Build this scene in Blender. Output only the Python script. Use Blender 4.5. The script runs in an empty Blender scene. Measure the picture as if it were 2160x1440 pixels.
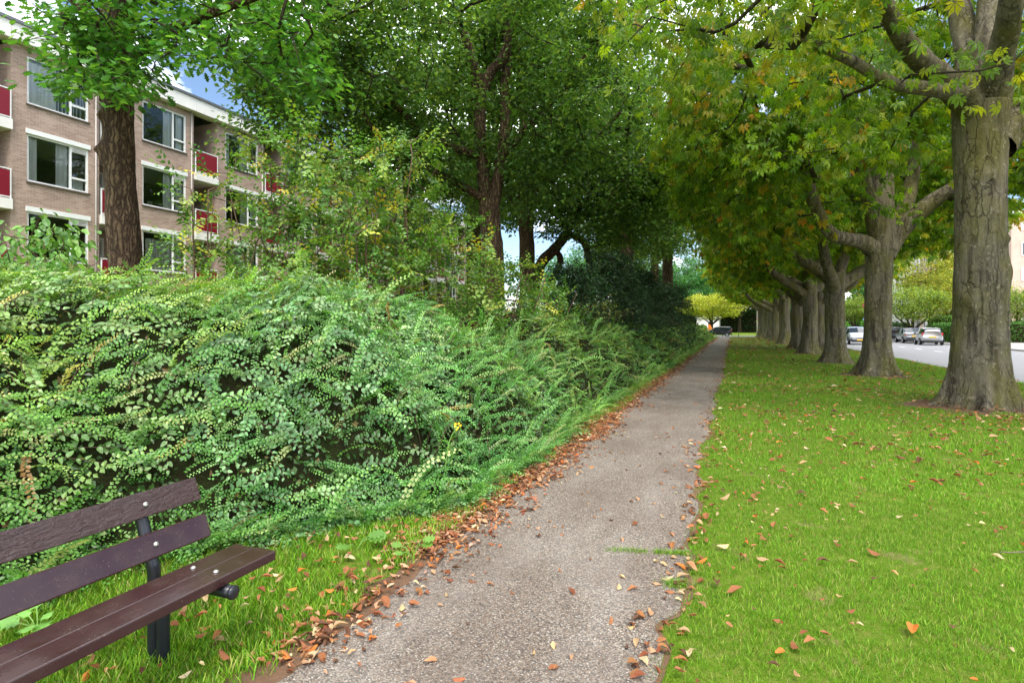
import bpy, bmesh, math, random
import numpy as np
from mathutils import Vector, Matrix, noise as mnoise

sc = bpy.context.scene
COL = sc.collection
R = math.radians
# ------------------------------------------------------------------ camera, world, sun, exposure
FPX, HOR, EYE = 1200.0, 687.0, 1.55
TH = math.atan((1545 - 1080) / FPX)
CT, ST = math.cos(TH), math.sin(TH)
cam = bpy.data.cameras.new('camera')
cam.sensor_width = 36.0
cam.lens = FPX / 2160 * 36
cam.shift_y = -(720 - HOR) / 2160
cam.clip_start = 0.05
cam.clip_end = 2000
camo = bpy.data.objects.new('camera', cam)
COL.objects.link(camo)
camo.location = (0, 0, EYE)
camo.rotation_euler = (R(90), 0, TH)
sc.camera = camo

SUN_EL, SUN_AZ = R(58), R(150)      # azimuth clockwise from +Y
world = bpy.data.worlds.new('World')
sc.world = world
world.use_nodes = True
wn, wl = world.node_tree.nodes, world.node_tree.links
wn.clear()
wout = wn.new('ShaderNodeOutputWorld')
wbg = wn.new('ShaderNodeBackground')
wbg.inputs['Strength'].default_value = 0.06
sky = wn.new('ShaderNodeTexSky')
sky.sky_type = 'NISHITA'
sky.sun_disc = False
sky.sun_elevation = SUN_EL
sky.sun_rotation = SUN_AZ
sky.air_density = 1.0
sky.dust_density = 0.2
sky.ozone_density = 2.5
tc = wn.new('ShaderNodeTexCoord')
mp = wn.new('ShaderNodeMapping')
mp.inputs['Scale'].default_value = (1.0, 1.0, 2.4)
mp.inputs['Location'].default_value = (0.35, 0.1, 0.0)
cn = wn.new('ShaderNodeTexNoise')
cn.inputs['Scale'].default_value = 2.3
cn.inputs['Detail'].default_value = 8
cn.inputs['Roughness'].default_value = 0.58
cr = wn.new('ShaderNodeValToRGB')
cr.color_ramp.elements[0].position = 0.47
cr.color_ramp.elements[1].position = 0.63
cmix = wn.new('ShaderNodeMix')
cmix.data_type = 'RGBA'
cmix.inputs[7].default_value = (31, 31, 31.5, 1)
wl.new(tc.outputs['Generated'], mp.inputs['Vector'])
wl.new(mp.outputs['Vector'], cn.inputs['Vector'])
wl.new(cn.outputs['Fac'], cr.inputs['Fac'])
wl.new(cr.outputs['Color'], cmix.inputs[0])
wl.new(sky.outputs['Color'], cmix.inputs[6])
wl.new(cmix.outputs[2], wbg.inputs['Color'])
wl.new(wbg.outputs['Background'], wout.inputs['Surface'])

sund = bpy.data.lights.new('sun', 'SUN')
sund.energy = 1.2
sund.angle = R(22)
sund.color = (1.0, 0.95, 0.87)
suno = bpy.data.objects.new('sun', sund)
COL.objects.link(suno)
suno.rotation_euler = (R(90) - SUN_EL, 0, R(180) - SUN_AZ)
suno.location = (0, 0, 60)
sc.view_settings.view_transform = 'Standard'
sc.view_settings.look = 'None'
sc.view_settings.exposure = 1.9
sc.view_settings.gamma = 1.0
sc.render.engine = 'CYCLES'
sc.cycles.use_denoising = True
sc.cycles.max_bounces = 7
sc.cycles.diffuse_bounces = 4
sc.cycles.glossy_bounces = 3
sc.cycles.transmission_bounces = 5
sc.cycles.transparent_max_bounces = 8
sc.cycles.caustics_reflective = False
sc.cycles.caustics_refractive = False

# ------------------------------------------------------------------ helpers
def P(px, py, d):
    """world point seen at photograph pixel (px,py) at depth d"""
    rx = (px - 1080) / FPX * d
    return np.array((rx * CT - d * ST, rx * ST + d * CT, EYE + (HOR - py) / FPX * d))

def srgb(r, g, b):
    f = lambda c: (c / 255 / 12.92) if c / 255 <= 0.04045 else ((c / 255 + 0.055) / 1.055) ** 2.4
    return (f(r), f(g), f(b))

def hash2(ix, iy, seed):
    n = (ix * 374761393 + iy * 668265263 + seed * 982451653) & 0x7fffffff
    n = ((n ^ (n >> 13)) * 1274126177) & 0x7fffffff
    n = n ^ (n >> 16)
    return (n & 0xffff) / 65535.0

def vnoise(x, y, seed=0):
    x = np.asarray(x, float); y = np.asarray(y, float)
    ix = np.floor(x).astype(np.int64); iy = np.floor(y).astype(np.int64)
    fx = x - ix; fy = y - iy
    fx = fx * fx * (3 - 2 * fx); fy = fy * fy * (3 - 2 * fy)
    a = hash2(ix, iy, seed); b = hash2(ix + 1, iy, seed)
    c = hash2(ix, iy + 1, seed); d = hash2(ix + 1, iy + 1, seed)
    return (a * (1 - fx) + b * fx) * (1 - fy) + (c * (1 - fx) + d * fx) * fy

def fbm(x, y, seed=0, o=3):
    s = 0; a = 0.5; t = 0
    for i in range(o):
        s = s + a * vnoise(x * 2 ** i, y * 2 ** i, seed + i * 17); t += a; a *= 0.5
    return s / t

def tag(o, label=None, cat=None, group=None, kind=None):
    if label: o['label'] = label
    if cat: o['category'] = cat
    if group: o['group'] = group
    if kind: o['kind'] = kind
    return o

def empty(name, loc=(0, 0, 0), rz=0.0):
    o = bpy.data.objects.new(name, None)
    o.empty_display_size = 0.2
    COL.objects.link(o)
    o.location = loc
    o.rotation_euler = (0, 0, rz)
    return o

def link(name, me, mat=None, parent=None):
    if mat is not None and not me.materials:
        me.materials.append(mat)
    o = bpy.data.objects.new(name, me)
    COL.objects.link(o)
    if parent is not None:
        o.parent = parent
    return o

def copy_tree(o, parent=None):
    c = o.copy(); COL.objects.link(c); c.parent = parent
    for ch in list(o.children):
        copy_tree(ch, c)
    return c

def np_mesh(name, V, F, col=None, smooth=False):
    """V (n,3), F (m,k) faces of equal size, col (n,3) point colours"""
    V = np.ascontiguousarray(V, dtype=np.float32)
    F = np.ascontiguousarray(F, dtype=np.int32)
    me = bpy.data.meshes.new(name)
    m, k = F.shape
    me.vertices.add(len(V)); me.vertices.foreach_set('co', V.ravel())
    me.loops.add(m * k); me.loops.foreach_set('vertex_index', F.ravel())
    me.polygons.add(m)
    me.polygons.foreach_set('loop_start', np.arange(0, m * k, k, dtype=np.int32))
    try:
        me.polygons.foreach_set('loop_total', np.full(m, k, dtype=np.int32))
    except Exception:
        pass
    me.polygons.foreach_set('use_smooth', np.full(m, bool(smooth)))
    if col is not None:
        a = me.attributes.new('Col', 'FLOAT_COLOR', 'POINT')
        c4 = np.ones((len(V), 4), dtype=np.float32); c4[:, :3] = col
        a.data.foreach_set('color', c4.ravel())
    me.update(calc_edges=True)
    me.validate()
    return me

def py_mesh(name, V, F, smooth=False):
    me = bpy.data.meshes.new(name)
    me.from_pydata([tuple(map(float, v)) for v in V], [], F)
    if smooth:
        me.polygons.foreach_set('use_smooth', [True] * len(me.polygons))
    me.update()
    return me

class MB:
    """collects boxes, bars and tubes of ONE piece"""
    def __init__(self): self.V = []; self.F = []
    def box(self, x0, x1, y0, y1, z0, z1):
        b = len(self.V)
        self.V += [(x0, y0, z0), (x1, y0, z0), (x1, y1, z0), (x0, y1, z0), (x0, y0, z1), (x1, y0, z1), (x1, y1, z1), (x0, y1, z1)]
        self.F += [tuple(b + i for i in f) for f in ((0, 3, 2, 1), (4, 5, 6, 7), (0, 1, 5, 4), (1, 2, 6, 5), (2, 3, 7, 6), (3, 0, 4, 7))]
        return self
    def quad(self, a, b_, c, d):
        b = len(self.V); self.V += [a, b_, c, d]; self.F.append((b, b + 1, b + 2, b + 3)); return self
    def tube(self, pts, rad, seg=8, caps=True):
        pts = [Vector(p) for p in pts]
        if not isinstance(rad, (list, tuple, np.ndarray)): rad = [rad] * len(pts)
        base = len(self.V); n = len(pts)
        prev = None
        for i, p in enumerate(pts):
            t = (pts[min(i + 1, n - 1)] - pts[max(i - 1, 0)]).normalized()
            if prev is None:
                u = t.cross(Vector((0, 0, 1)) if abs(t.z) < 0.9 else Vector((1, 0, 0))).normalized()
            else:
                u = (prev - t * prev.dot(t)).normalized()
            prev = u
            w = t.cross(u)
            for k in range(seg):
                a = 2 * math.pi * k / seg
                self.V.append(tuple(p + (u * math.cos(a) + w * math.sin(a)) * rad[i]))
        for i in range(n - 1):
            for k in range(seg):
                a = base + i * seg + k; b = base + i * seg + (k + 1) % seg
                self.F.append((a, b, b + seg, a + seg))
        if caps:
            self.F.append(tuple(base + k for k in range(seg))[::-1])
            self.F.append(tuple(base + (n - 1) * seg + k for k in range(seg)))
        return self
    def build(self, name, mat, parent=None, smooth=False, bevel=0):
        me = py_mesh(name, self.V, self.F, smooth)
        if bevel:
            bm = bmesh.new(); bm.from_mesh(me)
            bmesh.ops.bevel(bm, geom=bm.edges[:], offset=bevel, segments=2, profile=0.6, affect='EDGES')
            bm.to_mesh(me); bm.free()
            me.polygons.foreach_set('use_smooth', [False] * len(me.polygons))
        return link(name, me, mat, parent)

def box_obj(name, mat, parent, x0, x1, y0, y1, z0, z1, bevel=0):
    return MB().box(x0, x1, y0, y1, z0, z1).build(name, mat, parent, bevel=bevel)

# ------------------------------------------------------------------ materials
class NT:
    def __init__(self, name):
        self.m = bpy.data.materials.new(name); self.m.use_nodes = True
        self.t = self.m.node_tree; self.n = self.t.nodes; self.l = self.t.links
        self.n.clear()
        self.out = self.n.new('ShaderNodeOutputMaterial')
        self.b = self.n.new('ShaderNodeBsdfPrincipled')
        self.l.new(self.b.outputs[0], self.out.inputs[0])
    def node(self, t, **kw):
        x = self.n.new(t)
        for k, v in kw.items(): setattr(x, k, v)
        return x
    def coord(self, which='Object', scale=(1, 1, 1), loc=(0, 0, 0)):
        t = self.node('ShaderNodeTexCoord'); m = self.node('ShaderNodeMapping')
        m.inputs['Scale'].default_value = scale; m.inputs['Location'].default_value = loc
        self.l.new(t.outputs[which], m.inputs['Vector']); return m.outputs['Vector']
    def noise(self, vec, scale, detail=4, rough=0.55, dist=0.0):
        x = self.node('ShaderNodeTexNoise'); x.inputs['Scale'].default_value = scale
        x.inputs['Detail'].default_value = detail; x.inputs['Roughness'].default_value = rough
        x.inputs['Distortion'].default_value = dist
        if vec is not None: self.l.new(vec, x.inputs['Vector'])
        return x
    def voro(self, vec, scale, feature='F1', rnd=1.0):
        x = self.node('ShaderNodeTexVoronoi'); x.feature = feature
        x.inputs['Scale'].default_value = scale; x.inputs['Randomness'].default_value = rnd
        self.l.new(vec, x.inputs['Vector']); return x
    def ramp(self, fac, stops, interp='LINEAR'):
        x = self.node('ShaderNodeValToRGB'); r = x.color_ramp; r.interpolation = interp
        while len(r.elements) < len(stops): r.elements.new(0.5)
        for e, (p, c) in zip(r.elements, stops):
            e.position = p; e.color = (c[0], c[1], c[2], 1) if hasattr(c, '__len__') else (c, c, c, 1)
        self.l.new(fac, x.inputs[0]); return x.outputs[0]
    def mix(self, fac, a, b, mode='MIX'):
        x = self.node('ShaderNodeMix'); x.data_type = 'RGBA'; x.blend_type = mode
        for s, v in ((0, fac), (6, a), (7, b)):
            if hasattr(v, 'is_linked') or isinstance(v, bpy.types.NodeSocket): self.l.new(v, x.inputs[s])
            elif s == 0: x.inputs[0].default_value = v
            else: x.inputs[s].default_value = (v[0], v[1], v[2], 1)
        return x.outputs[2]
    def math(self, op, a, b=None):
        x = self.node('ShaderNodeMath'); x.operation = op
        for i, v in enumerate((a, b)):
            if v is None: continue
            if isinstance(v, bpy.types.NodeSocket): self.l.new(v, x.inputs[i])
            else: x.inputs[i].default_value = v
        return x.outputs[0]
    def bump(self, h, strength=0.5, dist=0.02, prev=None):
        x = self.node('ShaderNodeBump'); x.inputs['Strength'].default_value = strength
        x.inputs['Distance'].default_value = dist
        self.l.new(h, x.inputs['Height'])
        if prev is not None: self.l.new(prev, x.inputs['Normal'])
        return x.outputs[0]
    def set(self, color=None, rough=None, normal=None, spec=None, metal=None, coat=None):
        for key, v in (('Base Color', color), ('Roughness', rough), ('Normal', normal), ('Specular IOR Level', spec), ('Metallic', metal), ('Coat Weight', coat)):
            if v is None: continue
            if isinstance(v, bpy.types.NodeSocket): self.l.new(v, self.b.inputs[key])
            elif key == 'Base Color': self.b.inputs[key].default_value = (v[0], v[1], v[2], 1)
            else: self.b.inputs[key].default_value = v
        return self.m

M = {}
def simple(name, c, rough=0.6, var=0.12, scale=6.0, metal=0, spec=0.5, bump=0.0, coat=None):
    n = NT(name); v = n.coord()
    nz = n.noise(v, scale, 5, 0.6)
    col = n.mix(nz.outputs['Fac'], [x * (1 - var) for x in c], [min(1, x * (1 + var)) for x in c])
    nm = n.bump(nz.outputs['Fac'], bump, 0.02) if bump else None
    M[name] = n.set(col, rough, nm, spec, metal, coat)
    return M[name]

def leaf_material(name, trans=0.35, rough=0.5, spec=0.35, tint=(1.25, 1.2, 0.5)):
    n = NT(name)
    a = n.node('ShaderNodeAttribute'); a.attribute_name = 'Col'
    g = n.node('ShaderNodeNewGeometry')
    n.set(a.outputs['Color'], rough, None, spec)
    tr = n.node('ShaderNodeBsdfTranslucent')
    tcol = n.mix(1.0, a.outputs['Color'], tint, 'MULTIPLY')
    n.l.new(tcol, tr.inputs['Color'])
    mx = n.node('ShaderNodeMixShader'); mx.inputs[0].default_value = trans
    n.l.new(n.b.outputs[0], mx.inputs[1]); n.l.new(tr.outputs[0], mx.inputs[2])
    n.l.new(mx.outputs[0], n.out.inputs[0])
    M[name] = n.m
    return n.m

leaf_material('chestnut_leaf', 0.56, 0.4, 0.4, (1.6, 1.5, 0.35))
leaf_material('oak_leaf', 0.48, 0.4, 0.4, (1.35, 1.3, 0.45))
leaf_material('shrub_leaf', 0.35, 0.38, 0.5, (1.3, 1.35, 0.5))
leaf_material('dark_leaf', 0.2, 0.5, 0.3)
leaf_material('grass_blade', 0.35, 0.5, 0.25, (1.2, 1.2, 0.5))
leaf_material('dry_leaf', 0.2, 0.7, 0.15, (1.2, 1.0, 0.6))

def bark_material(name, dark, mid, light, green, vscale=1.0, crack=7.0, gamt=0.5, relief=0.9, ridged=False):
    n = NT(name)
    wob = n.noise(n.coord('Object', (1, 1, 1)), 2.5, 3)
    base = n.coord('Object', (1, 1, 0.15))
    wv = n.node('ShaderNodeVectorMath'); wv.operation = 'SCALE'; wv.inputs['Scale'].default_value = 0.22
    n.l.new(wob.outputs['Color'], wv.inputs[0])
    ad = n.node('ShaderNodeVectorMath'); ad.operation = 'ADD'
    n.l.new(base, ad.inputs[0]); n.l.new(wv.outputs[0], ad.inputs[1])
    vo = n.voro(ad.outputs[0], crack, 'DISTANCE_TO_EDGE')
    crk = n.ramp(vo.outputs['Distance'], [(0.0, 0.25), (0.03, 0.8), (0.09, 1.0)])
    msk = n.noise(n.coord('Object', (1, 1, 0.5), (3, 5, 1)), 2.6, 4, 0.6)
    crk = n.mix(n.ramp(msk.outputs['Fac'], [(0.40, 0.85), (0.58, 0.0)]), crk, (1, 1, 1))
    if ridged:
        crk = n.ramp(vo.outputs['Distance'], [(0.0, 0.0), (0.30, 0.9), (0.5, 1.0)])
    fine = n.noise(n.coord('Object', (1, 1, 0.4)), 30, 8, 0.72)
    big = n.noise(n.coord('Object', (1, 1, 0.6)), 1.7, 5, 0.6)
    c = n.mix(fine.outputs['Fac'], mid, light)
    strk = n.noise(n.coord('Object', (1, 1, 0.10), (2, 4, 0)), 7, 5, 0.65)
    c = n.mix(n.ramp(strk.outputs['Fac'], [(0.36, 0.75), (0.56, 0.0)]), c, dark)
    c = n.mix(n.ramp(big.outputs['Fac'], [(0.42, 0.0), (0.62, gamt)]), c, green)
    lich = n.noise(n.coord('Object'), 11, 4, 0.7)
    c = n.mix(n.ramp(lich.outputs['Fac'], [(0.58, 0.0), (0.68, 0.55)]), c, [min(1, x * 1.5) for x in light])
    c = n.mix(crk, dark, c)
    gapsel = n.noise(n.coord('Object', (1, 1, 0.7)), 1.1, 3)
    h = n.math('MULTIPLY', crk, 1.0)
    hh = n.math('ADD', h, n.math('MULTIPLY', fine.outputs['Fac'], 1.3))
    nm = n.bump(hh, 1.0, 0.06)
    M[name] = n.set(c, 0.9, nm, 0.2)
bark_material('chestnut_bark', srgb(48, 40, 32), srgb(82, 74, 58), srgb(160, 150, 126), srgb(112, 108, 50), crack=8.0, gamt=0.7)
bark_material('oak_bark', srgb(66, 50, 38), srgb(116, 94, 72), srgb(156, 130, 102), srgb(108, 100, 66), crack=13.0, gamt=0.3, ridged=True)
bark_material('dark_bark', srgb(34, 28, 22), srgb(70, 60, 46), srgb(98, 86, 66), srgb(70, 72, 44), crack=9.0, gamt=0.5)
simple('twig', srgb(112, 98, 82), 0.85, 0.3, 20)
simple('shrub_stem', srgb(84, 62, 44), 0.8, 0.3, 20)
# ------------------------------------------------------------------ ground materials
def mat_lawn():
    n = NT('lawn'); v = n.coord()
    a = n.noise(v, 0.7, 5, 0.6); b = n.noise(v, 14, 5, 0.65); c = n.noise(n.coord('Object', (1, 1, 1), (7, 3, 0)), 2.3, 5, 0.6)
    f = n.noise(v, 90, 3, 0.7)
    g = n.mix(a.outputs['Fac'], srgb(82, 116, 22), srgb(110, 138, 36))
    g = n.mix(n.ramp(b.outputs['Fac'], [(0.45, 0.0), (0.65, 0.5)]), g, srgb(146, 140, 74))
    g = n.mix(n.ramp(f.outputs['Fac'], [(0.35, 0.55), (0.6, 0.0)]), g, srgb(52, 74, 14))
    g = n.mix(n.ramp(c.outputs['Fac'], [(0.60, 0.0), (0.70, 0.8)]), g, srgb(150, 128, 92))
    nm = n.bump(f.outputs['Fac'], 0.8, 0.03)
    M['lawn'] = n.set(g, 0.95, nm, 0.1)
mat_lawn()
def mat_soil():
    n = NT('soil'); v = n.coord()
    a = n.noise(v, 3, 6, 0.65); b = n.noise(v, 40, 5, 0.7)
    c = n.mix(a.outputs['Fac'], srgb(92, 70, 54), srgb(132, 106, 84))
    c = n.mix(n.ramp(b.outputs['Fac'], [(0.5, 0), (0.72, 0.7)]), c, srgb(142, 96, 62))
    M['soil'] = n.set(c, 0.95, n.bump(b.outputs['Fac'], 0.9, 0.03), 0.15)
mat_soil()
def mat_path():
    n = NT('aggregate_path'); v = n.coord()
    st = n.voro(v, 135)
    ed = n.voro(v, 135, 'DISTANCE_TO_EDGE')
    sep = n.node('ShaderNodeSeparateColor'); n.l.new(st.outputs['Color'], sep.inputs[0])
    c = n.ramp(sep.outputs[0], [(0.0, srgb(82, 75, 69)), (0.22, srgb(118, 107, 96)), (0.45, srgb(148, 135, 119)), (0.66, srgb(140, 116, 95)), (0.78, srgb(168, 157, 142)), (0.95, srgb(196, 187, 172))], 'CONSTANT')
    big = n.noise(v, 1.1, 5, 0.6)
    c = n.mix(n.ramp(ed.outputs['Distance'], [(0.0, 0.75), (0.10, 0.0)]), c, srgb(76, 68, 62))
    c = n.mix(n.ramp(big.outputs['Fac'], [(0.42, 0.0), (0.66, 0.45)]), c, srgb(98, 82, 70))
    pat = n.noise(n.coord('Object', (1.0, 0.35, 1), (3, 1, 0)), 2.4, 4, 0.6)
    c = n.mix(n.ramp(pat.outputs['Fac'], [(0.45, 0.0), (0.7, 0.25)]), c, srgb(176, 168, 158))
    h = n.ramp(ed.outputs['Distance'], [(0.0, 0.0), (0.25, 1.0)])
    M['path'] = n.set(c, 0.8, n.bump(h, 0.7, 0.006), 0.35)
mat_path()
def mat_asphalt():
    n = NT('asphalt'); v = n.coord()
    a = n.noise(v, 0.25, 5, 0.6); b = n.noise(v, 120, 3, 0.7)
    c = n.mix(a.outputs['Fac'], srgb(132, 132, 134), srgb(154, 154, 156))
    c = n.mix(b.outputs['Fac'], c, srgb(118, 117, 118))
    M['asphalt'] = n.set(c, 0.75, n.bump(b.outputs['Fac'], 0.3, 0.01), 0.4)
mat_asphalt()
def mat_paving():
    n = NT('paving'); v = n.coord()
    br = n.node('ShaderNodeTexBrick'); n.l.new(v, br.inputs['Vector'])
    br.inputs['Scale'].default_value = 1.0
    br.inputs['Brick Width'].default_value = 0.3; br.inputs['Row Height'].default_value = 0.3
    br.inputs['Mortar Size'].default_value = 0.008
    br.inputs['Color1'].default_value = (*srgb(176, 170, 164), 1); br.inputs['Color2'].default_value = (*srgb(160, 152, 146), 1)
    br.inputs['Mortar'].default_value = (*srgb(96, 92, 86), 1)
    nz = n.noise(v, 1.3, 5)
    c = n.mix(n.ramp(nz.outputs['Fac'], [(0.4, 0), (0.7, 0.3)]), br.outputs['Color'], srgb(130, 122, 112))
    M['paving'] = n.set(c, 0.85, None, 0.3)
mat_paving()
simple('kerb', srgb(160, 158, 152), 0.8, 0.15, 5)
simple('road_paint', (0.75, 0.75, 0.73), 0.6, 0.1, 8)

# ------------------------------------------------------------------ ground sheets
def sheet(name, x0, x1, y0, y1, z, mat, nx=1, ny=1):
    xs = np.linspace(x0, x1, nx + 1); ys = np.linspace(y0, y1, ny + 1)
    V = [(x, y, z) for y in ys for x in xs]
    F = [(j * (nx + 1) + i, j * (nx + 1) + i + 1, (j + 1) * (nx + 1) + i + 1, (j + 1) * (nx + 1) + i) for j in range(ny) for i in range(nx)]
    return tag(link(name, py_mesh(name, V, F), mat), kind='structure')

sheet('ground', -800, 800, -300, 1500, -0.16, M['lawn'])
sheet('lawn', -60, 7.32, -20, 88, 0.0, M['lawn'])
sheet('far_lawn', -60, 7.32, 97.2, 190, 0.0, M['lawn'])
sheet('road', 7.44, 17.4, -20, 190, -0.10, M['asphalt'])
sheet('cross_street', -60, 7.44, 88.12, 97.1, -0.10, M['asphalt'])
sheet('pavement', 17.54, 90, -20, 190, 0.0, M['paving'])
tag(box_obj('kerb', M['kerb'], None, 7.32, 7.44, -20, 88.0, -0.2, 0.012, 0), kind='structure')
tag(box_obj('kerb', M['kerb'], None, 17.4, 17.54, -20, 190, -0.2, 0.012, 0), kind='structure')
tag(box_obj('kerb', M['kerb'], None, -60, 7.44, 88.0, 88.12, -0.2, 0.012, 0), kind='structure')
tag(box_obj('kerb', M['kerb'], None, -60, 7.44, 97.08, 97.2, -0.2, 0.012, 0), kind='structure')
for i in range(24):
    y = 14 + i * 4.2
    o = sheet('lane_marking', 12.32, 12.46, y, y + 1.6, -0.096, M['road_paint'])

def path_left(y):  return -1.83 + 0.16 * (fbm(y * 0.9, 0 * y + 3.3, 5) - 0.5) + 0.07 * (vnoise(y * 6, 0 * y, 8) - 0.5)
def path_right(y): return -0.31 + 0.22 * (fbm(y * 0.7, 0 * y + 9.1, 6) - 0.5) + 0.10 * (vnoise(y * 5, 0 * y, 9) - 0.5)
ys = np.concatenate([np.arange(-3, 14, 0.05), np.arange(14, 88.01, 0.4)])
V = []; F = []
for i, y in enumerate(ys):
    a, b = float(path_left(np.array(y))), float(path_right(np.array(y)))
    for k in range(5): V.append((a + (b - a) * k / 4, y, 0.008 + 0.006 * math.sin(math.pi * k / 4)))
    if i:
        for k in range(4): F.append(((i - 1) * 5 + k, (i - 1) * 5 + k + 1, i * 5 + k + 1, i * 5 + k))
tag(link('path', py_mesh('path', V, F, True), M['path']), kind='structure')

def bed_front(y):
    y = np.asarray(y, float)
    b = np.where(y > 4.4, -2.22, -2.22 - np.clip(4.4 - y, 0, 1.9) * 0.78)
    return b + 0.3 * (fbm(y * 0.8, 0 * y + 1.7, 21) - 0.5)
ys = np.concatenate([np.arange(-4, 14, 0.1), np.arange(14, 78.1, 0.5)])
V = []; F = []
for i, y in enumerate(ys):
    a = float(bed_front(y)) + 0.12
    V += [(-13.0, y, 0.004), (a, y, 0.004)]
    if i: F.append((2 * i - 2, 2 * i - 1, 2 * i + 1, 2 * i))
tag(link('planting_bed', py_mesh('planting_bed', V, F), M['soil']), kind='structure')
# worn soil strips along the path edges and bare spots
def blob(name, cx, cy, rx, ry, z, seed, mat):
    V = [(cx, cy, z)]; n = 26; F = []
    for k in range(n):
        a = 2 * math.pi * k / n
        r = 0.65 + 0.7 * float(vnoise(np.array(k * 0.8), np.array(seed * 3.1), seed))
        V.append((cx + rx * r * math.cos(a), cy + ry * r * math.sin(a), z)); F.append((0, 1 + k, 1 + (k + 1) % n))
    return tag(link(name, py_mesh(name, V, F), mat), kind='structure')
ys = np.concatenate([np.arange(0.5, 14, 0.08), np.arange(14, 80, 0.5)])
for side in (0, 1):
    V = []; F = []
    for i, y in enumerate(ys):
        yy = np.array(y)
        if side == 0:
            a = float(path_left(yy)) - 0.03 - 0.42 * float(fbm(yy * 1.3, yy * 0 + 5.5, 31)); b = float(path_left(yy)) + 0.05
        else:
            a = float(path_right(yy)) - 0.05; b = float(path_right(yy)) + 0.01 + 0.20 * float(fbm(yy * 2.3, yy * 0 + 2.5, 33)) ** 3
        V += [(a, y, 0.0062), (b, y, 0.0062)]
        if i: F.append((2 * i - 2, 2 * i - 1, 2 * i + 1, 2 * i))
    tag(link('worn_soil', py_mesh('worn_soil', V, F), M['soil']), kind='structure')

# ------------------------------------------------------------------ left apartment building
def mat_brick(name, c1, c2, mortar, bw=0.21, rh=0.0625):
    n = NT(name)
    t = n.node('ShaderNodeTexCoord'); s = n.node('ShaderNodeSeparateXYZ'); n.l.new(t.outputs['Object'], s.inputs[0])
    g = n.node('ShaderNodeNewGeometry'); sn = n.node('ShaderNodeSeparateXYZ'); n.l.new(g.outputs['Normal'], sn.inputs[0])
    fac = n.math('GREATER_THAN', n.math('ABSOLUTE', sn.outputs[0]), 0.5)
    u = n.math('ADD', n.math('MULTIPLY', s.outputs[1], fac), n.math('MULTIPLY', s.outputs[0], n.math('SUBTRACT', 1.0, fac)))
    cb = n.node('ShaderNodeCombineXYZ'); n.l.new(u, cb.inputs[0]); n.l.new(s.outputs[2], cb.inputs[1])
    br = n.node('ShaderNodeTexBrick'); n.l.new(cb.outputs[0], br.inputs['Vector'])
    br.inputs['Scale'].default_value = 1.0
    br.inputs['Brick Width'].default_value = bw; br.inputs['Row Height'].default_value = rh
    br.inputs['Mortar Size'].default_value = 0.006; br.inputs['Mortar Smooth'].default_value = 0.3
    br.inputs['Bias'].default_value = -0.1
    br.inputs['Color1'].default_value = (*c1, 1); br.inputs['Color2'].default_value = (*c2, 1); br.inputs['Mortar'].default_value = (*mortar, 1)
    nz = n.noise(t.outputs['Object'], 0.8, 6, 0.6)
    c = n.mix(n.ramp(nz.outputs['Fac'], [(0.35, 0.0), (0.75, 0.35)]), br.outputs['Color'], [x * 0.62 for x in c2])
    M[name] = n.set(c, 0.9, n.bump(br.outputs['Fac'], -0.4, 0.01), 0.2)
mat_brick('brick_wall', srgb(178, 152, 136), srgb(148, 120, 106), srgb(186, 176, 166))
mat_brick('pink_brick', srgb(214, 184, 166), srgb(200, 168, 150), srgb(206, 190, 178))
mat_brick('red_brick', srgb(150, 92, 70), srgb(120, 70, 54), srgb(150, 130, 116))
simple('white_paint', (0.78, 0.78, 0.76), 0.45, 0.05, 3)
simple('white_concrete', srgb(226, 222, 216), 0.8, 0.1, 2.0)
simple('roof_metal', srgb(110, 112, 114), 0.45, 0.1, 3, metal=0.6)
simple('red_panel', srgb(122, 8, 34), 0.45, 0.12, 1.5)
simple('pipe_grey', srgb(168, 160, 152), 0.5, 0.1, 4)
simple('room_dark', srgb(70, 62, 56), 0.9, 0.25, 0.8)
simple('sill_stone', srgb(96, 84, 78), 0.6, 0.15, 8)
simple('curtain', (0.82, 0.83, 0.81), 0.85, 0.06, 2)
simple('orange_decor', srgb(220, 84, 30), 0.6)
simple('potplant', srgb(70, 140, 40), 0.6, 0.3, 20)
def mat_glass():
    n = NT('window_glass')
    gl = n.node('ShaderNodeBsdfGlossy'); gl.inputs['Roughness'].default_value = 0.02; gl.inputs['Color'].default_value = (0.9, 0.95, 0.93, 1)
    tr = n.node('ShaderNodeBsdfTransparent'); tr.inputs['Color'].default_value = (0.9, 0.93, 0.91, 1)
    v = n.coord(); nz = n.noise(v, 0.9, 2)
    nm = n.bump(nz.outputs['Fac'], 0.06, 0.1); n.l.new(nm, gl.inputs['Normal'])
    fr = n.node('ShaderNodeFresnel'); fr.inputs['IOR'].default_value = 1.5
    f = n.math('ADD', n.math('MULTIPLY', fr.outputs[0], 1.0), 0.05)
    mx = n.node('ShaderNodeMixShader'); n.l.new(f, mx.inputs[0])
    n.l.new(tr.outputs[0], mx.inputs[1]); n.l.new(gl.outputs[0], mx.inputs[2]); n.l.new(mx.outputs[0], n.out.inputs[0])
    M['glass'] = n.m
mat_glass()

def curtain_obj(parent, x, y0, y1, z0, z1, seed, name='curtain'):
    n = max(8, int((y1 - y0) / 0.03)); rng = random.Random(seed); V = []; F = []
    ph = rng.random() * 6
    for i in range(n + 1):
        y = y0 + (y1 - y0) * i / n
        dx = 0.03 * math.sin(y * 38 + ph + 1.5 * math.sin(y * 7)) + 0.012 * math.sin(y * 91)
        V += [(x + dx, y, z0), (x + dx * 0.6, y, z1)]
        if i: F.append((2 * i - 2, 2 * i, 2 * i + 1, 2 * i - 1))
    return link(name, py_mesh(name, V, F, True), M['curtain'], parent)

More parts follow.
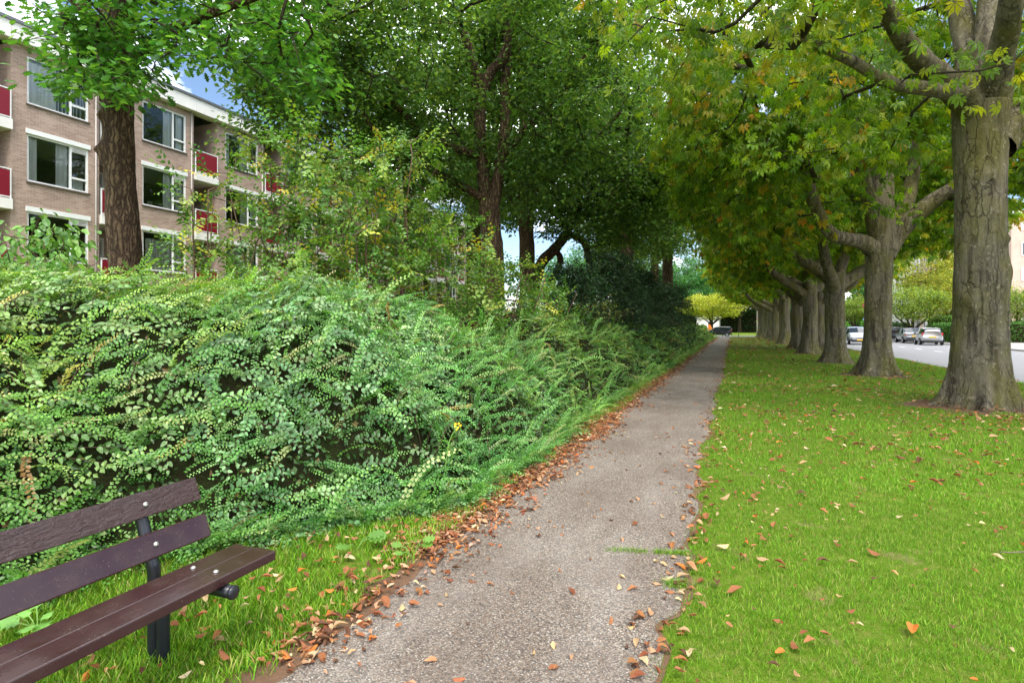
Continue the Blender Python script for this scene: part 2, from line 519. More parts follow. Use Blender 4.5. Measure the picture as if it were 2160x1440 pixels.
def apartment_block(label, X, ystart, nb, P0, n_floor=3, detail=True):
    """long brick block whose facade faces +X; bays of 4.3 m along Y: window then loggia"""
    root = empty('apartment_building', (X, ystart, 0))
    tag(root, label, 'building')
    BW, WIN0, WIN1, LOG0, LOG1 = 4.3, 0.45, 2.55, 2.95, 4.25
    wall = M['brick_wall']; L = nb * BW
    floors = [3.2 + 2.8 * i for i in range(n_floor)]
    top = floors[-1] + 2.75
    D = -11.0
    # dark rooms behind the windows
    box_obj('room_back_wall', M['room_dark'], root, D + 0.3, -3.2, 0.2, L - 0.2, 0.2, top - 0.05)
    for f in floors: box_obj('floor_slab', M['white_concrete'], root, -3.19, -0.31, 0.2, L - 0.2, f - 0.28, f - 0.02)
    box_obj('ground_floor_wall', wall, root, D, 0.0, 0.0, L, -0.16, 2.84)
    box_obj('end_wall', wall, root, D, -0.02, L - 0.24, L - 0.004, 2.84, top)
    box_obj('end_wall', wall, root, D, -0.02, 0.004, 0.24, 2.84, top)
    box_obj('roof', M['roof_metal'], root, D - 0.2, 0.30, -0.3, L + 0.3, top + 0.62, top + 0.70)
    nf = int(L / 1.45)
    for i in range(nf + 1):
        y0 = -0.3 + i * (L + 0.6) / (nf + 1); y1 = y0 + (L + 0.6) / (nf + 1) - 0.012
        box_obj('fascia_panel', M['white_concrete'], root, -0.25, 0.34, y0, y1, top + 0.02, top + 0.60)
    box_obj('roof_edge', M['roof_metal'], root, 0.24, 0.40, -0.32, L + 0.32, top + 0.605, top + 0.72)
    for b in range(nb):
        o = b * BW
        # masonry piers (full height) and spandrels
        box_obj('wall_pier', wall, root, -0.3, 0.0, o + WIN1, o + LOG0, 2.845, top)
        box_obj('wall_pier', wall, root, -0.3, 0.0, o + LOG1, o + BW + WIN0 if b < nb - 1 else o + BW, 2.845, top)
        if b == 0: box_obj('wall_pier', wall, root, -0.3, 0.0, 0.0, WIN0, 2.845, top)
        # loggia side and back walls
        box_obj('loggia_side_wall', wall, root, -1.5, -0.301, o + LOG0 - 0.12, o + LOG0, 2.845, top)
        box_obj('loggia_side_wall', wall, root, -1.5, -0.301, o + LOG1, o + LOG1 + 0.12, 2.845, top)
        MB().tube([(0.06, o + WIN1 + 0.24, 0.1), (0.06, o + WIN1 + 0.24, top + 0.02)], 0.035, 8).build('downpipe', M['pipe_grey'], root, True)
        for i, f in enumerate(floors):
            rng = random.Random(b * 7 + i * 31 + int(ystart))
            s0 = f + 0.76; s1 = s0 + 1.72; topw = floors[i + 1] + 0.76 if i < n_floor - 1 else top
            if i == 0: box_obj('spandrel', wall, root, -0.3, -0.002, o + WIN0, o + WIN1, 2.845, s0 - 0.05)
            head = s1 + 0.18 if i < n_floor - 1 else s1
            if i < n_floor - 1: box_obj('spandrel', wall, root, -0.3, -0.002, o + WIN0, o + WIN1, head, topw - 0.05)
            else: box_obj('spandrel', wall, root, -0.3, -0.002, o + WIN0, o + WIN1, head + 0.002, top)
            w = empty('window', (0, 0, 0)); w.parent = root
            fr = MB(); a, c = o + WIN0, o + WIN1; m = a + (c - a) * 0.70; T = 0.065
            fr.box(-0.13, -0.03, a, c, s0, s0 + T); fr.box(-0.13, -0.03, a, c, s1 - T, s1)
            for yy in (a, m - T / 2, c - T): fr.box(-0.128, -0.032, yy, yy + T, s0 + T, s1 - T)
            zt = s0 + 0.45; fr.box(-0.126, -0.034, m + T / 2, c - T, zt, zt + 0.075)
            if i < n_floor - 1: fr.box(-0.126, -0.034, m + T / 2, c - T, s1 - 0.24, s1 - T)
            fr.build('frame', M['white_paint'], w)
            if i < n_floor - 1:
                box_obj('lintel_box', M['white_paint'], w, -0.12, 0.05, a - 0.05, c + 0.05, s1 + 0.004, s1 + 0.176)
                for q in range(3):
                    box_obj('vent_slat', M['pipe_grey'], w, -0.03, -0.022, m + T, c - T - 0.02, s1 - 0.215 + q * 0.055, s1 - 0.195 + q * 0.055)
            box_obj('sill', M['sill_stone'], w, -0.28, 0.06, a - 0.04, c + 0.04, s0 - 0.05, s0 - 0.003)
            for (p0, p1, q0, q1) in ((a + T, m - T / 2, s0 + T, s1 - T), (m + T / 2, c - T, s0 + T, zt), (m + T / 2, c - T, zt + 0.075, s1 - (0.24 if i < n_floor - 1 else T))):
                MB().quad((-0.08, p0, q0), (-0.08, p1, q0), (-0.08, p1, q1), (-0.08, p0, q1)).build('pane', M['glass'], w)
            if i == n_floor - 1 and b % 2 == 1 or rng.random() < 0.2:     # tilted inward casement
                f2 = MB(); f2.box(0.0, 0.05, m + T / 2 + 0.01, m + T / 2 + 0.05, 0, 0.9); f2.box(0.0, 0.05, c - T - 0.05, c - T - 0.01, 0, 0.9)
                f2.box(0.001, 0.049, m + T / 2 + 0.05, c - T - 0.05, 0, 0.05); f2.box(0.001, 0.049, m + T / 2 + 0.05, c - T - 0.05, 0.85, 0.9)
                oo = f2.build('casement', M['white_paint'], w); oo.location = (-0.20, 0, zt + 0.1); oo.rotation_euler = (0, R(-9), 0)
            mode = {(0, 2): 'wide', (0, 1): 'sides', (0, 0): 'dark', (1, 2): 'right', (1, 1): 'right', (1, 0): 'full'}.get((b - P0, i), rng.choice(['sides', 'right', 'full', 'dark']))
            zc0, zc1 = s0 + 0.03, s1 - 0.03
            if mode == 'wide':
                curtain_obj(w, -0.19, a + 0.06, a + (m - a) * 0.72, zc0, zc1, rng.random())
                for q in range(7): box_obj('blind_slat', M['curtain'], w, -0.23, -0.17, a + (m - a) * 0.76 + q * 0.13, a + (m - a) * 0.76 + q * 0.13 + 0.02, zc0, zc1)
            elif mode == 'sides':
                curtain_obj(w, -0.19, a + 0.04, a + 0.40, zc0, zc1, 3); curtain_obj(w, -0.19, m - 0.42, m - 0.02, zc0, zc1, 5); curtain_obj(w, -0.19, m + 0.02, c - 0.1, zc0, s0 + 0.5, 7)
            elif mode == 'right':
                curtain_obj(w, -0.19, m - 0.38, m + 0.1, zc0, zc1, 11); curtain_obj(w, -0.19, m + 0.25, c - 0.05, zc0, zc1, 12)
            elif mode == 'full':
                curtain_obj(w, -0.22, a + 0.3, c - 0.1, zc0, s1 - 0.3, 21)
            # loggia: slab, red panel, rail, posts, door
            l = empty('balcony', (0, 0, 0)); l.parent = root
            y0, y1 = o + LOG0 + 0.004, o + LOG1 - 0.004
            box_obj('slab', M['white_concrete'], l, -1.5, 0.14, y0, y1, f - 0.36, f)
            box_obj('panel', M['red_panel'], l, 0.06, 0.085, y0 + 0.06, y1 - 0.06, f + 0.10, f + 1.0)
            r = MB(); r.box(0.05, 0.095, y0 + 0.01, y1 - 0.01, f + 1.03, f + 1.07); r.box(0.051, 0.094, y0 + 0.02, y0 + 0.055, f, f + 1.03); r.box(0.051, 0.094, y1 - 0.055, y1 - 0.02, f, f + 1.03)
            r.box(0.052, 0.09, y0 + 0.055, y1 - 0.055, f + 0.05, f + 0.08)
            r.build('railing', M['white_paint'], l)
            box_obj('back_wall', wall, l, -1.62, -1.502, y0, y1, f, f + 2.4)
            box_obj('door', M['white_paint'], l, -1.501, -1.46, y0 + 0.2, y1 - 0.15, f + 0.02, f + 2.1)
            box_obj('door_pane', M['glass'], l, -1.459, -1.45, y0 + 0.3, y1 - 0.25, f + 0.2, f + 2.0)
    for b in range(nb):
        o = b * BW
        box_obj('plinth_band', M['white_concrete'], root, -0.28, 0.025, o + 0.0 if b == 0 else o - BW + LOG1 + 0.001, o + LOG0 - 0.001, 2.70, 2.842)
    return root, floors

bA, flo = apartment_block('brick apartment block with red balcony panels behind the oak and shrubs', -23.7, 12.35 - 4.3, 6, 1)
bB, _ = apartment_block('far wing of the brick apartment row, set back behind the trees', -25.6, 35.2, 6, 9)
# things on a window sill (third bay, middle floor): two little white stands and a pot plant behind the glass
w0 = (-23.7 - 0.24, 12.35 + 4.3 + 0.45)
for k, yy in enumerate((0.45, 0.98)):
    st = MB(); z0 = 6.0 + 0.78
    for dx in (0, 0.09):
        for dy in (0, 0.14): st.box(w0[0] + dx - 0.1, w0[0] + dx - 0.085, w0[1] + yy + dy, w0[1] + yy + dy + 0.015, z0, z0 + 0.22)
    st.box(w0[0] - 0.11, w0[0] + 0.02, w0[1] + yy - 0.01, w0[1] + yy + 0.165, z0 + 0.22, z0 + 0.24)
    o = st.build('plant_stand', M['white_paint'])
    tag(o, 'small white plant stand behind glass, ' + ('left' if k == 0 else 'right') + ' of the pot plant', 'stand')
# ------------------------------------------------------------------ foliage tools
def norm(v): return v / np.maximum(np.linalg.norm(v, axis=-1, keepdims=True), 1e-9)

def frames(direction, up):
    d = norm(direction); x = norm(np.cross(d, up)); n = np.cross(x, d)
    return np.stack([x, d, n], axis=-1)           # columns

def t_quad(w=0.55, fold=0.10, droop=0.10):
    V = np.array([(0, 0, 0), (w / 2, 0.45, fold), (0, 1, -droop), (-w / 2, 0.45, fold)], float)
    return V, np.array([(0, 1, 2), (0, 2, 3)])
def t_ovate(w=0.6, fold=0.10, droop=0.18, pk=0.42):
    V = np.array([(0, 0, 0), (w * 0.40, pk * 0.45, fold * 0.8), (w / 2, pk, fold), (w * 0.30, 0.78, fold * 0.2 - droop * 0.5), (0, 1, -droop),
                  (-w * 0.30, 0.78, fold * 0.2 - droop * 0.5), (-w / 2, pk, fold), (-w * 0.40, pk * 0.45, fold * 0.8), (0, 0.5, 0)], float)
    return V, np.array([(0, 1, 8), (1, 2, 8), (2, 3, 8), (3, 4, 8), (4, 5, 8), (5, 6, 8), (6, 7, 8), (7, 0, 8)])
def t_leaf4(w=0.6, fold=0.09, droop=0.16):
    V = np.array([(0, 0, 0), (w / 2, 0.42, fold), (0, 1, -droop), (-w / 2, 0.42, fold), (0, 0.5, 0)], float)
    return V, np.array([(0, 1, 4), (1, 2, 4), (2, 3, 4), (3, 0, 4)])
def t_oak():
    half = [(0.05, 0.12), (0.20, 0.20), (0.12, 0.32), (0.31, 0.44), (0.15, 0.55), (0.33, 0.70), (0.14, 0.78), (0.18, 0.92)]
    V = [(0, 0, 0), (0, 0.35, 0.0), (0, 0.7, -0.03), (0, 1.0, -0.10)]
    for s in (1, -1):
        for (x, y) in half: V.append((s * x, y, 0.10 * x - 0.08 * y * y))
    F = []
    for s, b in ((1, 4), (-1, 12)):
        f = [(0, b, 1), (b, b + 1, b + 2), (b, b + 2, 1), (b + 2, b + 3, b + 4), (1, b + 2, b + 4), (1, b + 4, 2), (b + 4, b + 5, b + 6), (2, b + 4, b + 6), (2, b + 6, b + 7), (2, b + 7, 3)]
        F += [tuple(x) if s > 0 else (x[0], x[2], x[1]) for x in f]
    return np.array(V), np.array(F)
def t_palmate(n=7, fine=True):
    Vs = []; Fs = []
    spread_ = R(118)
    for k in range(n):
        a = -spread_ + 2 * spread_ * k / (n - 1)
        L = 1.0 - 0.42 * abs(a / spread_) ** 1.4
        w = 0.42 * L
        if fine:
            V = np.array([(0, 0.06, 0), (w * 0.48, 0.70 * L, 0.06), (0, L, -0.14 * L), (-w * 0.48, 0.70 * L, 0.06), (0, 0.62 * L, 0.0)])
            F = [(0, 1, 4), (1, 2, 4), (2, 3, 4), (3, 0, 4)]
        else:
            V = np.array([(0, 0.05, 0), (w * 0.5, 0.66 * L, 0.05), (0, L, -0.18 * L), (-w * 0.5, 0.66 * L, 0.05)])
            F = [(0, 1, 2), (0, 2, 3)]
        V[:, 2] -= 0.46 * (V[:, 1] ** 2)
        c, s = math.cos(a), math.sin(a)
        W = V.copy(); W[:, 0] = V[:, 0] * c + V[:, 1] * s; W[:, 1] = -V[:, 0] * s + V[:, 1] * c
        W[:, 2] += 0.012 * (k % 2)
        Fs += [tuple(i + sum(len(x) for x in Vs) for i in f) for f in F]; Vs.append(W)
    return np.concatenate(Vs), np.array(Fs)
def t_spray(nl=22, leaf=None, L=0.5, size=0.045, arch=0.25, seed=0, width=1.0, alt=True):
    """arching shoot with two ranks of leaves; returns V,F,shade"""
    rng = np.random.default_rng(seed); lv, lf = leaf
    Vs = []; Fs = []; Sh = []; n0 = 0
    for i in range(nl):
        u = (i + 0.5) / nl; s = 1 if i % 2 else -1
        if not alt: u = (i // 2 * 2 + 1) / nl
        p = np.array((0.02 * math.sin(5 * u + seed), L * u, arch * L * (1.2 * u - 1.5 * u * u)))
        ang = R(rng.uniform(48, 78)) * s
        d = np.array((math.sin(ang), math.cos(ang), rng.uniform(-0.25, 0.15)))
        fr = frames(d[None], np.array([[rng.normal(0, 0.25), rng.normal(0, 0.25), 1.0]]))[0]
        sz = size * (1.0 - 0.45 * u ** 2) * rng.uniform(0.8, 1.15)
        Vs.append(lv * sz @ fr.T + p); Fs.append(lf + n0); n0 += len(lv)
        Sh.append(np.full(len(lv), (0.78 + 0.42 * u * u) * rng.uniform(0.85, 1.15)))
    return np.concatenate(Vs), np.concatenate(Fs), np.concatenate(Sh)

def palette(rng, n, cols, weights, jit=0.16):
    c = np.array(cols)[rng.choice(len(cols), n, p=np.array(weights) / np.sum(weights))]
    return np.clip(c * (1 + rng.normal(0, jit, (n, 1))) * (1 + rng.normal(0, jit * 0.35, (n, 3))), 0.002, 0.9)

def leaf_arrays(tmpl, pos, RM, scale, col):
    tv, tf = tmpl[0], tmpl[1]; sh = tmpl[2] if len(tmpl) > 2 else None
    N, k = len(pos), len(tv)
    V = np.einsum('nij,kj->nki', RM * np.asarray(scale)[:, None, None], tv) + pos[:, None, :]
    F = tf[None] + (np.arange(N) * k)[:, None, None]
    C = np.repeat(col[:, None, :], k, axis=1)
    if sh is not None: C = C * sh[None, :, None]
    return V.reshape(-1, 3), F.reshape(-1, 3), np.clip(C, 0, 0.95).reshape(-1, 3)

def view_of(W):
    d = -W[:, 0] * ST + W[:, 1] * CT; rx = W[:, 0] * CT + W[:, 1] * ST
    px = 1080 + FPX * rx / np.maximum(d, 0.1); py = HOR - FPX * (W[:, 2] - EYE) / np.maximum(d, 0.1)
    return px, py, d

def leaves(name, tmpl, pos, RM, scale, col, mat, parent, singles=0, single_name='leaf', window=None, sub=None):
    """one 'stuff' part with all leaves, except the `singles` nearest in view, which are parts of their own"""
    pos = np.asarray(pos); scale = np.asarray(scale)
    keep = np.ones(len(pos), bool)
    if singles:
        off = np.array(parent.location) if parent is not None else np.zeros(3)
        px, py, d = view_of(pos + off)
        x0, y0, x1, y1 = window or (20, 20, 2140, 1420)
        ok = (px > x0) & (px < x1) & (py > y0) & (py < y1) & (d > 0.5)
        idx = np.where(ok)[0]; idx = idx[np.argsort(d[idx])][:singles]
        keep[idx] = False
        lo = np.argsort(col[idx].sum(1)); groups = np.array_split(idx[lo], 5)
        for g in groups:
            if not len(g): continue
            me = np_mesh(single_name, tmpl[0], tmpl[1], np.repeat(col[g].mean(0)[None], len(tmpl[0]), 0)); me.materials.append(mat)
            for i in g:
                o = link(single_name, me, None, parent)
                o.matrix_local = Matrix([[*(RM[i, r] * scale[i]), pos[i, r]] for r in range(3)] + [[0, 0, 0, 1]])
    V, F, C = leaf_arrays(tmpl, pos[keep], RM[keep], scale[keep], col[keep])
    o = link(name, np_mesh(name, V, F, C), mat, parent)
    return tag(o, kind='stuff')

def smooth_path(pts, n):
    pts = np.asarray(pts, float); m = len(pts)
    if m == 2: return pts[0] + (pts[1] - pts[0]) * np.linspace(0, 1, n)[:, None]
    out = []
    for t in np.linspace(0, m - 1 - 1e-6, n):
        i = int(t); f = t - i
        p0, p1, p2, p3 = pts[max(i - 1, 0)], pts[i], pts[min(i + 1, m - 1)], pts[min(i + 2, m - 1)]
        out.append(0.5 * ((2 * p1) + (-p0 + p2) * f + (2 * p0 - 5 * p1 + 4 * p2 - p3) * f * f + (-p0 + 3 * p1 - 3 * p2 + p3) * f ** 3))
    return np.array(out)

def bole(name, pts, rad, mat, parent, seg=24, rings=30, flare=0.0, flare_h=0.9, seed=0, lump=0.05, burls=(), roots=5, fine=0.0):
    c = smooth_path(pts, rings); r = np.interp(np.linspace(0, 1, rings), np.linspace(0, 1, len(rad)), rad)
    V = []; F = []; u = None; z0 = c[0][2]
    for i in range(rings):
        t = c[min(i + 1, rings - 1)] - c[max(i - 1, 0)]; t = t / np.linalg.norm(t)
        if u is None:
            u = np.cross(t, (0, 1, 0) if abs(t[1]) < 0.9 else (1, 0, 0)); u /= np.linalg.norm(u)
        else:
            u = u - t * np.dot(u, t); u /= np.linalg.norm(u)
        w = np.cross(t, u); h = c[i][2] - z0
        fl = flare * math.exp(-h / (flare_h * 0.42)) if flare else 0
        for k in range(seg):
            a = 2 * math.pi * k / seg; dv = u * math.cos(a) + w * math.sin(a)
            q = Vector(c[i] * np.array((1, 1, 0.45)) + dv * r[i]) * (1.0 / max(r[i], 0.12)) * 0.6
            rr = r[i] * (1 + lump * 2 * mnoise.noise(q + Vector((seed * 9.1, 0, 0))) + lump * mnoise.noise(q * 2.7 + Vector((0, seed * 3.3, 0))))
            if fl:
                lob = 0.55 + 0.75 * max(0, math.cos(a * roots + seed * 2 + 0.6 * math.sin(2 * a + seed))) ** 2 * (0.7 + 0.6 * hash2(int(a * roots / 6.28), 3, seed))
                rr += r[0] * fl * lob
            if fine:
                rr += fine * (mnoise.noise(Vector((c[i][0] + dv[0] * r[i], c[i][1] + dv[1] * r[i], c[i][2] * 0.35)) * 16 + Vector((seed, 0, 0))))
            for (bz, ba, bs, bh) in burls:
                da = (a - ba + math.pi) % (2 * math.pi) - math.pi
                e = (h - bz) ** 2 / bs ** 2 + (da * r[i]) ** 2 / bs ** 2
                if e < 6: rr += bh * math.exp(-e) * (1 + 0.5 * mnoise.noise(q * 6))
            V.append(c[i] + dv * rr)
    for i in range(rings - 1):
        for k in range(seg):
            a = i * seg + k; b = i * seg + (k + 1) % seg
            F.append((a, b, b + seg, a + seg))
    V.append(c[-1]); F2 = [((rings - 1) * seg + k, (rings - 1) * seg + (k + 1) % seg, len(V) - 1) for k in range(seg)]
    return link(name, py_mesh(name, V, F + F2, True), mat, parent)

def grow(base, attract, rng, step=0.45, tip=0.011, power=0.43, droop=0.0):
    """base: list of polylines (already built limbs) as point arrays with min usable index. Returns chains, radii and tips."""
    Pn = []; par = []; dirs = []
    for pl, start in base:
        pl = np.asarray(pl)
        for i in range(start, len(pl)):
            t = pl[min(i + 1, len(pl) - 1)] - pl[max(i - 1, 0)]
            Pn.append(pl[i]); par.append(-1); dirs.append(t / (np.linalg.norm(t) + 1e-9))
    nb = len(Pn)
    B = np.array(Pn)
    dm = np.array([np.min(np.linalg.norm(B - a, axis=1)) for a in attract])
    order = np.argsort(dm)
    cap = nb + int(len(attract) * 12); A = np.zeros((cap, 3)); A[:nb] = B; n = nb
    tips = []; tipdir = []
    for ai in order:
        a = attract[ai]
        dv = a - A[:n]; d = np.linalg.norm(dv, axis=1)
        dd = np.array(dirs[:n]) if n < 0 else None
        cost = d + 0.7 * np.maximum(0, A[:n, 2] - a[2] - 0.4)
        j = int(np.argmin(cost)); L = d[j]
        if L < 0.05: continue
        k = max(1, min(9, int(L / step)))
        if n + k >= cap: break
        ctl = A[j] + dirs[j] * L * 0.38 + np.array((0, 0, 0.10 * L))
        prev = j; pp = A[j]
        for s in range(1, k + 1):
            t = s / k
            q = (1 - t) ** 2 * A[j] + 2 * t * (1 - t) * ctl + t * t * a
            if s < k: q = q + rng.normal(0, 0.045 * L / k + 0.015, 3)
            A[n] = q; par.append(prev); dirs.append(norm(q - pp)); prev = n; pp = q; n += 1
        tips.append(prev); tipdir.append(dirs[prev])
    cnt = np.zeros(n)
    for t in tips: cnt[t] += 1
    ch = [[] for _ in range(n)]
    for i in range(n - 1, nb - 1, -1):
        cnt[par[i]] += cnt[i]; ch[par[i]].append(i)
    rad = tip * np.maximum(cnt, 1) ** power
    chains = []
    stack = [(b, c) for b in range(nb) for c in ch[b]]
    while stack:
        p, c = stack.pop(); chain = [p, c]
        while ch[chain[-1]]:
            kids = sorted(ch[chain[-1]], key=lambda i: -cnt[i])
            for o in kids[1:]: stack.append((chain[-1], o))
            chain.append(kids[0])
        chains.append(chain)
    return A[:n], rad, chains, A[tips], np.array(tipdir), cnt

def twig_mesh(name, A, rad, chains, mat, parent, big=0.05, taper_end=0.6):
    """branches thicker than `big` are parts of their own, the rest one twig part"""
    fine = MB()
    for chn in chains:
        pts = [A[i] for i in chn]; rr = [rad[chn[1]] * 1.05] + [rad[i] for i in chn[1:]]
        rr[-1] *= taper_end
        if rr[0] > big:
            b = MB(); b.tube(pts, rr, 8, True); b.build('branch', mat, parent, True)
        else:
            fine.tube(pts, rr, 4 if rr[0] < 0.03 else 5, False)
    o = fine.build(name, mat, parent, True)
    return tag(o, kind='stuff')

def crown_points(rng, n, c, rx, ry, rz, zmin, shell=0.6, low=0.0, noise_amp=0.25, seed=0, loc=None, clear=()):
    out = []
    while len(out) < n:
        v = rng.normal(0, 1, 3); v /= np.linalg.norm(v)
        if low and v[2] > 0.2 and rng.random() < low: continue
        r = rng.uniform(shell ** 3, 1) ** (1 / 3)
        r *= 1 + noise_amp * (mnoise.noise(Vector(v * 2.2 + seed)) * 1.6)
        p = np.array(c) + v * r * np.array((rx, ry, rz))
        if p[2] < zmin + 0.5 * rng.random(): continue
        if clear:
            a_, b_, d_ = view_of((p + np.array(loc))[None])
            if any(q[0] < a_[0] < q[2] and q[1] < b_[0] < q[3] and d_[0] < q[4] for q in clear) and rng.random() < 0.88: continue
        out.append(p)
    return np.array(out)

def clusters(rng, tips, tdir, n_per, spread, flat=0.55, droop=(5, 45), scale=(0.2, 0.3), centre=None, along=0.5):
    """leaf whorls round each twig end"""
    N = len(tips) * n_per
    T = np.repeat(tips, n_per, 0); D = np.repeat(tdir, n_per, 0)
    off = rng.normal(0, 1, (N, 3)) * spread * np.array((1, 1, flat))
    pos = T + off - D * (rng.random((N, 1)) * along)
    a = np.arctan2(off[:, 1], off[:, 0]) + rng.normal(0, 0.7, N)
    dr = np.radians(rng.uniform(*droop, N))
    d = np.stack([np.cos(a) * np.cos(dr), np.sin(a) * np.cos(dr), -np.sin(dr)], 1)
    up = np.array((0, 0, 1.0)) + rng.normal(0, 0.38, (N, 3))
    return pos, frames(d, up), rng.uniform(*scale, N)
# ------------------------------------------------------------------ horse chestnut row
PAL7 = t_palmate(7, True); PAL7L = t_palmate(7, False)
CH_COL = [srgb(110, 142, 40), srgb(92, 128, 38), srgb(134, 160, 46), srgb(156, 162, 52), srgb(170, 136, 48), srgb(82, 114, 34)]
CH_W = [32, 26, 24, 7, 1.5, 10]
def chestnut(name_label, loc, limbs, seed, trunk, trad, crown, n_at, n_leaf, tmpl, fine=0.0, burls=(), seg=24, rings=40, singles=0, lsize=(0.20, 0.30), zlow=4.4, flare=0.75, window=None, bark='chestnut_bark', clear=()):
    rng = np.random.default_rng(seed)
    root = empty('chestnut_tree', loc); tag(root, name_label, 'tree', 'row of horse chestnut trees beside the path')
    tr = bole('trunk', trunk, trad, M[bark], root, seg, rings, flare, 0.95, seed, 0.05, burls, 5, fine)
    base = []
    for (pts, rad) in limbs:
        bole('limb', pts, rad, M[bark], root, 14, 14, 0, 1, seed + 3, 0.06)
        base.append((smooth_path(pts, 12), 4))
    at = crown_points(rng, n_at, *crown, zlow, 0.72, 0.78, 0.22, seed, loc, clear)
    A, rad, chains, tips, td, cnt = grow(base, at, rng, 0.5, 0.012, 0.44)
    twig_mesh('twigs', A, rad, chains, M['dark_bark'], root)
    pos, RM, s = clusters(rng, tips, td, n_leaf, 0.40, 0.55, (15, 72), lsize)
    s = s / 1.0
    col = palette(rng, len(pos), CH_COL, CH_W)
    # whole twigs turn yellow together
    tw = np.repeat(rng.random(len(tips)), n_leaf)
    yel = (tw > 0.90) & (rng.random(len(pos)) < 0.5)
    col[yel] = palette(rng, int(yel.sum()), [srgb(166, 154, 44), srgb(176, 124, 40), srgb(140, 142, 40)], [3, 1.0, 4])
    leaves('foliage', tmpl, pos, RM, s, col, M['chestnut_leaf'], root, singles, window=window)
    return root

def rel(px, py, d, loc): return P(px, py, d) - np.array(loc)
# nearest tree
L1 = (4.42, 13.4, 0.0); r1 = lambda x, y, d=10.9: rel(x, y, d, L1)
limbs = [([r1(2062, 255), r1(2030, 205, 10.7), r1(1985, 165, 10.4), r1(1930, 115, 10.0), r1(1890, 55, 9.6), r1(1830, -60, 9.2)], [0.30, 0.25, 0.21, 0.18, 0.15, 0.1]),
         ([r1(2040, 200, 10.5), r1(1960, 188, 9.9), r1(1880, 175, 9.4), r1(1780, 120, 9.0), r1(1650, 60, 8.8)], [0.16, 0.12, 0.10, 0.08, 0.05]),
         ([r1(2100, 310), r1(2140, 262, 11.0), r1(2200, 205, 11.2), r1(2290, 120, 11.5), r1(2380, -20, 12)], [0.34, 0.27, 0.23, 0.2, 0.12]),
         ([r1(2075, 240), r1(2082, 140, 10.9), r1(2090, 20, 11.1), r1(2100, -160, 11.4)], [0.38, 0.28, 0.23, 0.15]),
         ([r1(2060, 230), r1(2045, 120, 11.3), r1(2020, 0, 11.8), r1(1990, -160, 12.6)], [0.36, 0.24, 0.20, 0.14]),
         ([r1(2085, 230), r1(2110, 120, 10.4), r1(2130, 20, 9.8), r1(2140, -120, 9.2)], [0.34, 0.22, 0.18, 0.12])]
chestnut('nearest chestnut tree, thick scarred trunk at the right edge of the lawn', L1, limbs, 3,
         [(0, 0, -0.05), (0.0, 0, 1.2), (0.02, 0, 3.0), (0.02, 0, 4.6), (0.03, 0, 5.75)], [0.45, 0.425, 0.41, 0.405, 0.45], ((-0.6, -0.6, 9.0), 6.6, 6.0, 4.4), 430, 22, PAL7, 0.012,
         burls=((2.08, R(46), 0.12, 0.11), (3.2, R(128), 0.10, 0.12), (1.35, R(108), 0.13, 0.06), (3.7, R(104), 0.09, 0.05), (0.9, R(60), 0.2, 0.07), (4.4, R(88), 0.12, 0.06), (2.6, R(150), 0.25, 0.05)), seg=72, rings=110, singles=260, lsize=(0.12, 0.21), zlow=4.9, window=(1250, 5, 2150, 330), clear=((1860, 60, 2150, 330, 10.8),))
L2 = (4.2, 20.6, 0.0); r2 = lambda x, y, d=17.7: rel(x, y, d, L2)
limbs = [([r2(1866, 540), r2(1895, 490, 17.7), r2(1935, 452, 17.6), r2(1980, 415, 17.5), r2(2025, 385, 17.3), r2(2090, 300, 17)], [0.30, 0.28, 0.25, 0.22, 0.19, 0.12]),
         ([r2(1856, 540), r2(1825, 512, 17.5), r2(1790, 505, 17.3), r2(1752, 492, 17.1), r2(1722, 440, 17.0), r2(1702, 370, 16.9), r2(1690, 270, 16.9)], [0.30, 0.24, 0.20, 0.19, 0.18, 0.16, 0.10]),
         ([r2(1860, 530), r2(1862, 430, 17.8), r2(1866, 300, 18), r2(1872, 120, 18.3)], [0.42, 0.32, 0.26, 0.14]),
         ([r2(1875, 510), r2(1915, 420, 18.3), r2(1935, 300, 19), r2(1950, 150, 19.6)], [0.28, 0.22, 0.18, 0.10]),
         ([r2(1852, 510), r2(1830, 410, 17.2), r2(1800, 290, 16.4), r2(1790, 150, 15.8)], [0.26, 0.20, 0.16, 0.09]),
         ([r2(1862, 520), r2(1850, 430, 18.8), r2(1830, 320, 20.2), r2(1820, 220, 21.5)], [0.24, 0.2, 0.16, 0.09])]
chestnut('second chestnut from the right, wide fork of arching limbs low over the lawn', L2, limbs, 7,
         [(0, 0, -0.05), (0.02, 0, 1.3), (0.03, 0, 2.6), (0.05, 0.0, 3.9)], [0.40, 0.365, 0.355, 0.39], ((-0.4, 0, 8.6), 6.5, 6.0, 5.0), 430, 26, PAL7L, 0.01,
         burls=((0.95, R(50), 0.11, 0.06), (2.4, R(110), 0.12, 0.06), (1.7, R(130), 0.2, 0.05)), seg=48, rings=70, lsize=(0.14, 0.23), zlow=4.3, flare=0.95, clear=((1690, 360, 2030, 540, 18.2), (1690, 240, 1740, 400, 17.5)))
def generic_limbs(rng, zf, n=6):
    out = []
    for k in range(n):
        a = 2 * math.pi * (k + rng.random() * 0.5) / n; o = rng.uniform(1.9, 3.1) if k < n - 1 else 0.5
        z = zf - rng.uniform(0, 0.6); dx, dy = math.cos(a), math.sin(a)
        out.append(([(0.05 * dx, 0.05 * dy, z - 0.25), (0.35 * o * dx, 0.35 * o * dy, z + 0.35), (0.75 * o * dx, 0.75 * o * dy, z + 1.0), (o * dx, o * dy, z + 2.2), (1.2 * o * dx, 1.2 * o * dy, z + 4.2)], [0.28, 0.22, 0.19, 0.15, 0.08]))
    return out
L3 = (3.94, 26.6, 0); rr = np.random.default_rng(5)
